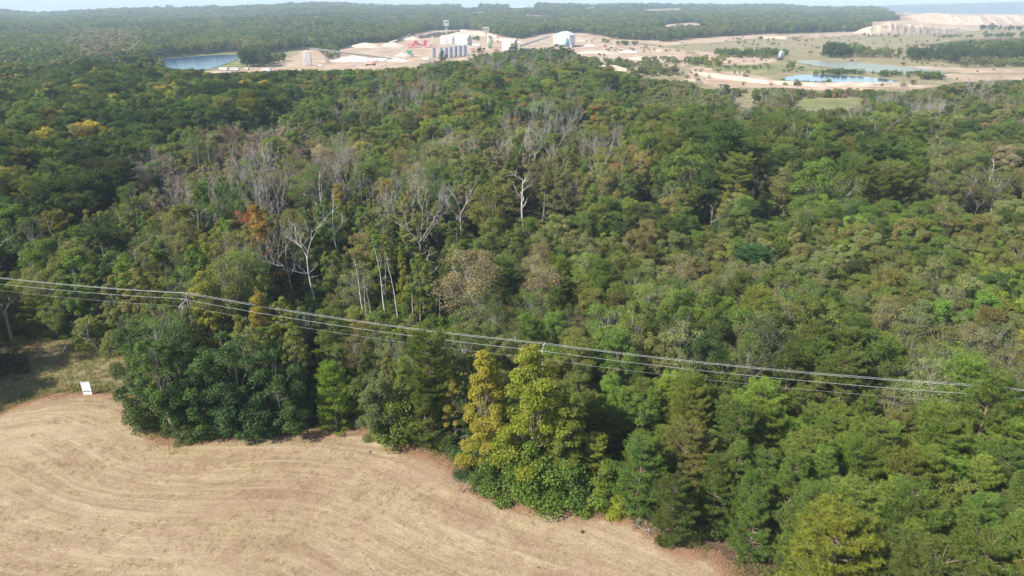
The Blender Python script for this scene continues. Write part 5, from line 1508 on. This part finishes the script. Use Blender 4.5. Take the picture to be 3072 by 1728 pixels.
# left loading tower
x, y, z, m = site(923, 197)
e = empty('loading_tower', (x, y, z)); tag(e, 'pale steel loading tower at the left end of the long conveyor', 'tower')
for gx in (-10, -3.3, 3.3, 10):
    for gy in (-6, 6):
        b = Buf(); b.box((gx * m, gy * m, 17 * m), (.5, .5, 34 * m)); part('column', b, M_ROOF, e)
for k, zz in enumerate((6, 12, 18, 24, 31)):
    b = Buf(); b.box((0, 0, zz * m), (22 * m, 13 * m, .35)); b.box((0, -6.3 * m, (zz + 2) * m), (22 * m, .2, .25)); part('deck', b, M_ROOF, e)
for gx in (-7, -1, 5):
    b = Buf(); b.box((gx * m, 0, 15 * m), (2.6 * m, 6 * m, 14 * m)); part('bin', b, M_SHEET, e)
b = Buf(); b.box((-2 * m, 0, 40 * m), (17 * m, 11 * m, .4)); part('canopy', b, M_SHEET, e)
for gx in (-10, -2, 6):
    b = Buf(); b.box((gx * m, -5 * m, 36 * m), (.4, .4, 10 * m)); b.box((gx * m, 5 * m, 36 * m), (.4, .4, 10 * m)); part('post', b, M_SHEET, e)
b = Buf()
for k in range(3):
    for s in (-1, 1): b.tube([((-10 + 6.6 * k) * m, -6.2 * m, 2 * m + 1), ((-10 + 6.6 * (k + 1)) * m, -6.2 * m, 30 * m)] if s > 0 else [((-10 + 6.6 * (k + 1)) * m, -6.2 * m, 2 * m + 1), ((-10 + 6.6 * k) * m, -6.2 * m, 30 * m)], .14, 3)
part('bracing', b, M_ROOF, e)
tower(982, 187, 160, 6, 0, 'small trestle tower carrying the long conveyor')

# red crusher plant
x, y, z, m = site(1256, 144)
e = empty('crusher_plant', (x, y, z)); tag(e, 'dark red crushing and screening plant left of the silos', 'machinery')
b = Buf(); b.box((-24 * m, 0, 9 * m), (15 * m, 8 * m, 10 * m)); b.box((-24 * m, 0, 2 * m), (10 * m, 6 * m, 4 * m)); part('hopper', b, M_REDL, e)
b = Buf(); b.box((-8 * m, 0, 16 * m), (10 * m, 7 * m, 10 * m)); b.box((-2 * m, 1, 12 * m), (6 * m, 6 * m, 6 * m)); part('screen_box', b, M_RED, e)
b = Buf(); b.box((20 * m, 0, 13 * m), (9 * m, 7 * m, 15 * m)); b.box((22 * m, 0, 21 * m), (4 * m, 4 * m, 4 * m)); part('crusher', b, M_RED, e)
b = Buf(); b.tube([(-18 * m, 0, 6 * m), (-6 * m, 0, 20 * m)], 1.2, 4); b.tube([(2 * m, 0, 12 * m), (18 * m, 0, 10 * m)], 1.0, 4); part('feed_conveyor', b, M_REDL, e)
b = Buf(); b.box((6 * m, 2, 9 * m), (10 * m, 5 * m, 8 * m)); part('control_cabin', b, M_SHEETG, e)
for gx in (-13, -8, -3, 16, 24):
    b = Buf(); b.box((gx * m, -3 * m, 6 * m), (.6, .6, 12 * m)); b.box((gx * m, 3 * m, 6 * m), (.6, .6, 12 * m)); part('leg', b, M_REDL, e)
b = Buf(); b.box((-5 * m, -3.7 * m, 11.6 * m), (18 * m, .3, .4)); b.box((20 * m, -3.7 * m, 5.6 * m), (12 * m, .3, .4)); part('walkway', b, M_RED, e)
# green hopper
x, y, z, m = site(1232, 170)
e = empty('green_hopper', (x, y, z)); tag(e, 'green feed hopper on legs in the middle of the works yard', 'hopper')
b = Buf(); b.box((-4 * m, 0, 15 * m), (15 * m, 10 * m, 6 * m)); part('bin', b, M_GREEN, e)
b = Buf(); b.tube([(-4 * m, 0, 12 * m), (-4 * m, 0, 6 * m)], [6 * m, 2 * m], 4); part('chute', b, M_GREEN, e)
for gx in (-11, -4, 3):
    for gy in (-4, 4):
        b = Buf(); b.box((gx * m, gy * m, 6 * m), (.6, .6, 12 * m)); part('leg', b, M_GREEN if gx == 3 else M_SHEET, e)
b = Buf(); b.tube([(3 * m, 0, 6 * m), (15 * m, 0, 2 * m)], .8, 4); part('belt', b, M_SHEET, e)
# far water tank
x, y, z, m = site(2342, 180)
e = empty('water_tank', (x, y, z)); tag(e, 'lone upright blue-grey tank standing by the muddy pond at right', 'tank')
b = Buf(); b.cyl(0, 0, 0, 24 * m, 8 * m, 20); part('drum', b, M_SILO, e, True)
b = Buf(); b.cyl(0, 0, 24 * m, 26 * m, 8.2 * m, 20, 1 * m); part('lid', b, M_SHEET, e, True)
b = Buf(); b.tube([(-3 * m, -8.3 * m, 0), (-3 * m, -8.3 * m, 26 * m)], .3, 4); part('ladder', b, M_DARK, e)

# vehicles and small yard buildings
def tanker(u, v, label):
    x, y, z, m = site(u, v)
    e = empty('tanker_trailer', (x, y, z)); tag(e, label, 'tanker')
    L = 34 * m; R = 3.6 * m
    b = Buf(); b.tube([(-L / 2, 0, R * 1.7), (-L / 2 + .5, 0, R * 1.7), (L / 2 - .5, 0, R * 1.7), (L / 2, 0, R * 1.7)], [R * .55, R, R, R * .55], 14); part('tank', b, M_REDL, e, True)
    b = Buf(); b.box((0, 0, R * .65), (L * .9, R * 1.1, .3)); part('chassis', b, M_DARK, e)
    b = Buf(); b.box((-L * .1, -R * 1.0, R * 1.7), (L * .35, .1, R * .35)); part('stripe', b, M_SHEET, e)
    for gx in (-.38, -.28, .28, .38):
        for s in (-1, 1):
            b = Buf(); b.tube([(gx * L, s * R * .75 - .15, .5), (gx * L, s * R * .75 - .149, .5), (gx * L, s * R * .75 + .15, .5), (gx * L, s * R * .75 + .151, .5)], [.02, .5, .5, .02], 12); part('wheel', b, M_DARK, e)
tanker(1112, 197, 'faded red tanker trailer parked in front of the white stockpile')
def trailer(u, v, wpx, hpx, dpx, label, mat=M_SHEET):
    x, y, z, m = site(u, v)
    e = empty('trailer', (x, y, z)); tag(e, label, 'trailer')
    b = Buf(); b.box((0, 0, hpx * m / 2 + .5), (wpx * m, dpx * m, hpx * m)); part('box_body', b, mat, e)
    b = Buf(); b.box((0, 0, hpx * m + .6), (wpx * m + .3, dpx * m + .3, .2)); part('roof', b, M_ROOF, e)
    b = Buf(); b.box((wpx * m / 2 + .01, 0, hpx * m / 2 + .3), (.1, dpx * m * .7, hpx * m * .7)); part('door', b, M_DARK, e)
    for gx in (-.35, .35):
        b = Buf(); b.box((gx * wpx * m, 0, .25), (.8, dpx * m * .9, .5)); part('support', b, M_DARK, e)
CT = [(1418, 150, 10, 5, 6, M_REDL, 'rusty red container beside the rightmost silo'), (1490, 152, 12, 4, 6, M_RED, 'dark red machine box left of the beige shed'), (1506, 154, 8, 5, 5, M_SHEETG, 'blue-grey tank box in front of the beige shed'), (1212, 178, 10, 4, 6, M_BEIGE, 'beige cabin in the yard near the green hopper'),
      (1150, 196, 14, 4, 5, M_BEIGE, 'sand-coloured trailer behind the faded red tanker'), (1060, 198, 12, 4, 5, M_SHEETG, 'grey trailer left of the faded red tanker'), (1814, 139, 10, 4, 5, M_REDL, 'small red machine standing alone on the flat right of the yard'), (960, 200, 16, 4, 5, M_SHEET, 'pale trailer between the loading tower and the trestle'), (1296, 140, 14, 6, 6, M_REDL, 'reddish machine house at the foot of the screening tower'), (2198, 165, 8, 4, 4, M_SHEET, 'tiny white box in the scrub left of the lone tank')]
for u, v, a, b_, c, mt, lb in CT: trailer(u, v, a, b_, c, lb, mt)
trailer(1277, 181, 20, 7, 10, 'white box trailer left of the silos')
trailer(672, 212, 24, 7, 10, 'long white trailer roof showing over the treetops by the lake')
trailer(705, 212, 26, 6, 10, 'second white trailer by the lake, right of the first')
trailer(740, 210, 12, 5, 8, 'short white trailer right of the two long ones by the lake')
trailer(800, 214, 26, 7, 10, 'white trailer showing over the treetops right of the lake')
trailer(1712, 143, 6, 6, 6, 'small cream hut right of the large white shed', M_BEIGE)
trailer(1428, 140, 22, 8, 12, 'low white unit right of the dryer shed')
e, m = building('yard_hut', 1745, 124, 20, 14, 7, 2, 0, M_BEIGE, M_ROOF, 'small pale hut on the rise right of the large white shed')
# distant houses on the ridge
for (u, v, w_, h_, lb) in ((1347, 23, 14, 3.5, 'distant white shed roof on the skyline ridge, left one'), (1385, 24, 20, 4, 'long distant farm building on the skyline ridge'), (1418, 22, 18, 3.5, 'distant pale house right of the long farm building'),
                 (1525, 24, 24, 4, 'distant long pale roof on the ridge right of the farm'), (1560, 24, 20, 3, 'distant white roof at the right end of the ridge farms'), (1105, 20, 8, 2.5, 'tiny white roof on the left part of the ridge'),
                 (1478, 50, 8, 3, 'small white house on the far wooded slope'), (1505, 54, 8, 2.5, 'second small white house on the far wooded slope'), (1519, 42, 7, 2.5, 'small pale house higher on the far slope')):
    building('distant_house', u, v, w_, 8, h_ * .65, h_ * .35, 0, M_SHEET, M_ROOF, lb, 'x')

# stockpiles: irregular cones of sand
def pile(u, v, wpx, hpx, dpx, label, mat, seed, ridge=0):
    x, y, z, m = site(u, v)
    nr, na_ = 14, 40
    V = [(0, 0, 0)]; F = []
    a = np.linspace(0, 2 * pi, na_, endpoint=False)
    Rx, Ry, Hh = wpx * m / 2, dpx * m / 2, hpx * m
    Vs = []
    for i in range(nr + 1):
        q = i / nr
        rr = q * (1 + .12 * np.sin(a * 3 + seed) + .06 * np.sin(a * 7 + seed * 2))
        px, py = rr * np.cos(a) * Rx, rr * np.sin(a) * Ry
        hz = Hh * np.clip(1 - q ** 1.25, 0, 1) * (1 + .14 * (fbm(px / 6 + seed, py / 6, seed) - .5) * 2) + (fbm(px / 2.5, py / 2.5, seed + 3) - .5) * .10 * Hh * (1 - q)
        Vs.append(np.stack([px, py, hz - .25 * (q > .99)], 1))
    V = np.concatenate(Vs)
    i = np.arange(nr)[:, None] * na_; j = np.arange(na_)[None]
    Q = np.stack([i + j, i + (j + 1) % na_, i + na_ + (j + 1) % na_, i + na_ + j], -1).reshape(-1, 4)
    Q = Q[:, ::-1]
    o = link('sand_pile', mesh_np('sand_pile', V, Q[:], mats=[mat], smooth=True)); o.location = (x, y, z)
    tag(o, label, 'sand pile', None)
for q in [(1062, 184, 150, 16, 60, 'long white washed sand pile under the conveyor', M_SANDW, 1), (1160, 182, 120, 12, 50, 'low white sand pile right of the conveyor foot', M_SANDW, 2),
          (1205, 168, 44, 9, 22, 'small very white sand pile left of the green hopper', M_SANDW, 3), (1100, 142, 120, 14, 46, 'broad tan sand stockpile at the left of the yard', M_SAND, 4),
          (1180, 140, 90, 12, 40, 'tan sand stockpile with the stacker on top', M_SAND, 5), (1240, 120, 60, 10, 34, 'tan spoil heap behind the red crusher', M_SAND, 6),
          (1380, 112, 110, 16, 40, 'orange-tan spoil bank behind the white sheds', M_SAND, 7), (1500, 122, 60, 9, 30, 'pale spoil heap left of the conveyor', M_SAND, 8),
          (1768, 138, 36, 6, 20, 'small sand heap right of the large white shed', M_SANDW, 9), (1885, 157, 60, 7, 22, 'white sand mound in the right part of the yard', M_SANDW, 10),
          (1790, 160, 150, 8, 40, 'wide pale sand flat heaped at the near side of the yard', M_SAND, 11), (1935, 178, 110, 9, 30, 'pale sand bank at the lower right of the yard', M_SAND, 12),
          (1980, 154, 26, 8, 14, 'cut sand block at the right of the yard', M_SAND, 13), (1560, 130, 26, 8, 20, 'reddish heap by the conveyor to the white shed', M_SAND, 14)]:
    pile(*q)

# pit faces and long banks: broken, gullied slopes
def bank(pts, hpx, label, mat, seed, back=12):
    """pts: photo points along the foot; a gullied face leaning back from it"""
    P = [W(u, v) for u, v in pts]; P = np.array(P)
    L = np.concatenate([[0], np.cumsum(np.linalg.norm(np.diff(P[:, :2], axis=0), axis=1))])
    n = max(24, int(L[-1] / 2.2)); s = np.linspace(0, L[-1], n)
    B = np.stack([np.interp(s, L, P[:, k]) for k in range(3)], 1)
    m = mpp(float(B[:, 1].mean()))
    hs = np.interp(s, L, np.array(hpx, float)) * m
    rows_ = 9; Vs = []
    for i in range(rows_ + 1):
        q = i / rows_
        gul = (fbm(s / 7, q * 2 + 0 * s, seed) - .5) * 5 * (q * (1 - q) * 3 + .25)
        hh_ = hs * np.minimum(1, q * 1.35) * (1 + (fbm(s / 14, 0 * s, seed + 2) - .5) * .5)
        Vs.append(np.stack([B[:, 0], B[:, 1] + back * q + gul, B[:, 2] + hh_ - .6 * (i == 0)], 1))
    for q in (1.6, 2.6, 3.2):
        Vs.append(np.stack([B[:, 0], B[:, 1] + back * q, B[:, 2] + hs * (1.0, .8, -.1)[(1.6, 2.6, 3.2).index(q)] * (1 + (fbm(s / 14, 0 * s, seed + 2) - .5) * .5)], 1))
    V = np.concatenate(Vs); nr = len(Vs)
    i = np.arange(nr - 1)[:, None] * n; j = np.arange(n - 1)[None]
    Q = np.stack([i + j, i + j + 1, i + n + j + 1, i + n + j], -1).reshape(-1, 4)
    tag(link('sand_bank', mesh_np('sand_bank', V, Q, mats=[mat], smooth=True)), label, 'sand bank', None)
M_PIT = simple_mat('pale_pit_face', (.42, .33, .25), .95, var=.22, scale=.12)
M_PITP = simple_mat('pinkish_pit_face', (.40, .29, .215), .95, var=.22, scale=.1)
bank([(2585, 104), (2612, 105), (2680, 106), (2760, 106), (2840, 102), (2920, 94), (2960, 88)], [1, 20, 28, 25, 16, 8, 2], 'long pale quarry face at upper right below the wood', M_PIT, 3, 14)
bank([(2715, 60), (2760, 66), (2860, 74), (2960, 76), (3072, 74), (3250, 72)], [1, 14, 26, 24, 22, 18], 'far pinkish quarry face at the upper right corner', M_PITP, 5, 60)
bank([(1966, 90), (2010, 89), (2060, 86), (2108, 84)], [7, 10, 12, 6], 'pale cut bank in the far wood right of the works', M_PIT, 7, 14)
bank([(1914, 97), (1930, 98), (1948, 95)], [8, 9, 6], 'small yellowish cut bank in the far wood', M_PIT, 8, 12)
bank([(2290, 116), (2360, 118), (2450, 114), (2600, 106)], [5, 9, 8, 6], 'low broken sand bank along the edge of the far wood', M_PITP, 9, 8)
bank([(2080, 222), (2160, 236), (2300, 252), (2450, 260), (2600, 260), (2720, 256)], [6, 12, 10, 8, 9, 5], 'long sandy dyke in front of the blue pond', M_PIT, 11, 5)
bank([(915, 60), (940, 60), (980, 58)], [7, 9, 5], 'reddish cut bank on the far wooded hill', M_PITP, 12, 14)
bank([(1230, 118), (1300, 112), (1380, 104), (1450, 108), (1490, 114)], [8, 12, 14, 12, 6], 'orange-tan cut bank behind the white sheds', M_PITP, 13, 8)
bank([(1100, 100), (1132, 100)], [4, 5], 'small pale scar in the wood above the stockpiles', M_PIT, 14, 10)
bank([(1800, 208), (1850, 212), (1880, 214)], [10, 13, 8], 'pale eroded bank behind the saplings right of the wood', M_PIT, 15, 5)

# steel pylons far away on the right
for u, v, hp, lb in ((2842, 34, 20, 'faint distant steel pylon left of the other two'), (2932, 34, 26, 'faint distant steel pylon in the middle of three'), (3058, 34, 30, 'faint distant steel pylon at the right edge')):
    tower(u, v, v - hp, 3, 0, lb, M_GALV, 1)

# ------------------------------------------------------------------ air
hb = Buf(); hb.box((0, 5500, 25), (26000, 11900, 215))
hz, hn, ho = nodes_of('pale_air')
pv = N(hn, 'ShaderNodeVolumePrincipled'); pv.inputs['Color'].default_value = (.68, .85, 1.0, 1); pv.inputs['Density'].default_value = 1.6e-4; pv.inputs['Anisotropy'].default_value = 0.0
hn.links.new(pv.outputs[0], ho.inputs['Volume'])
tag(link('haze', hb.mesh('haze', hz)), kind='stuff')
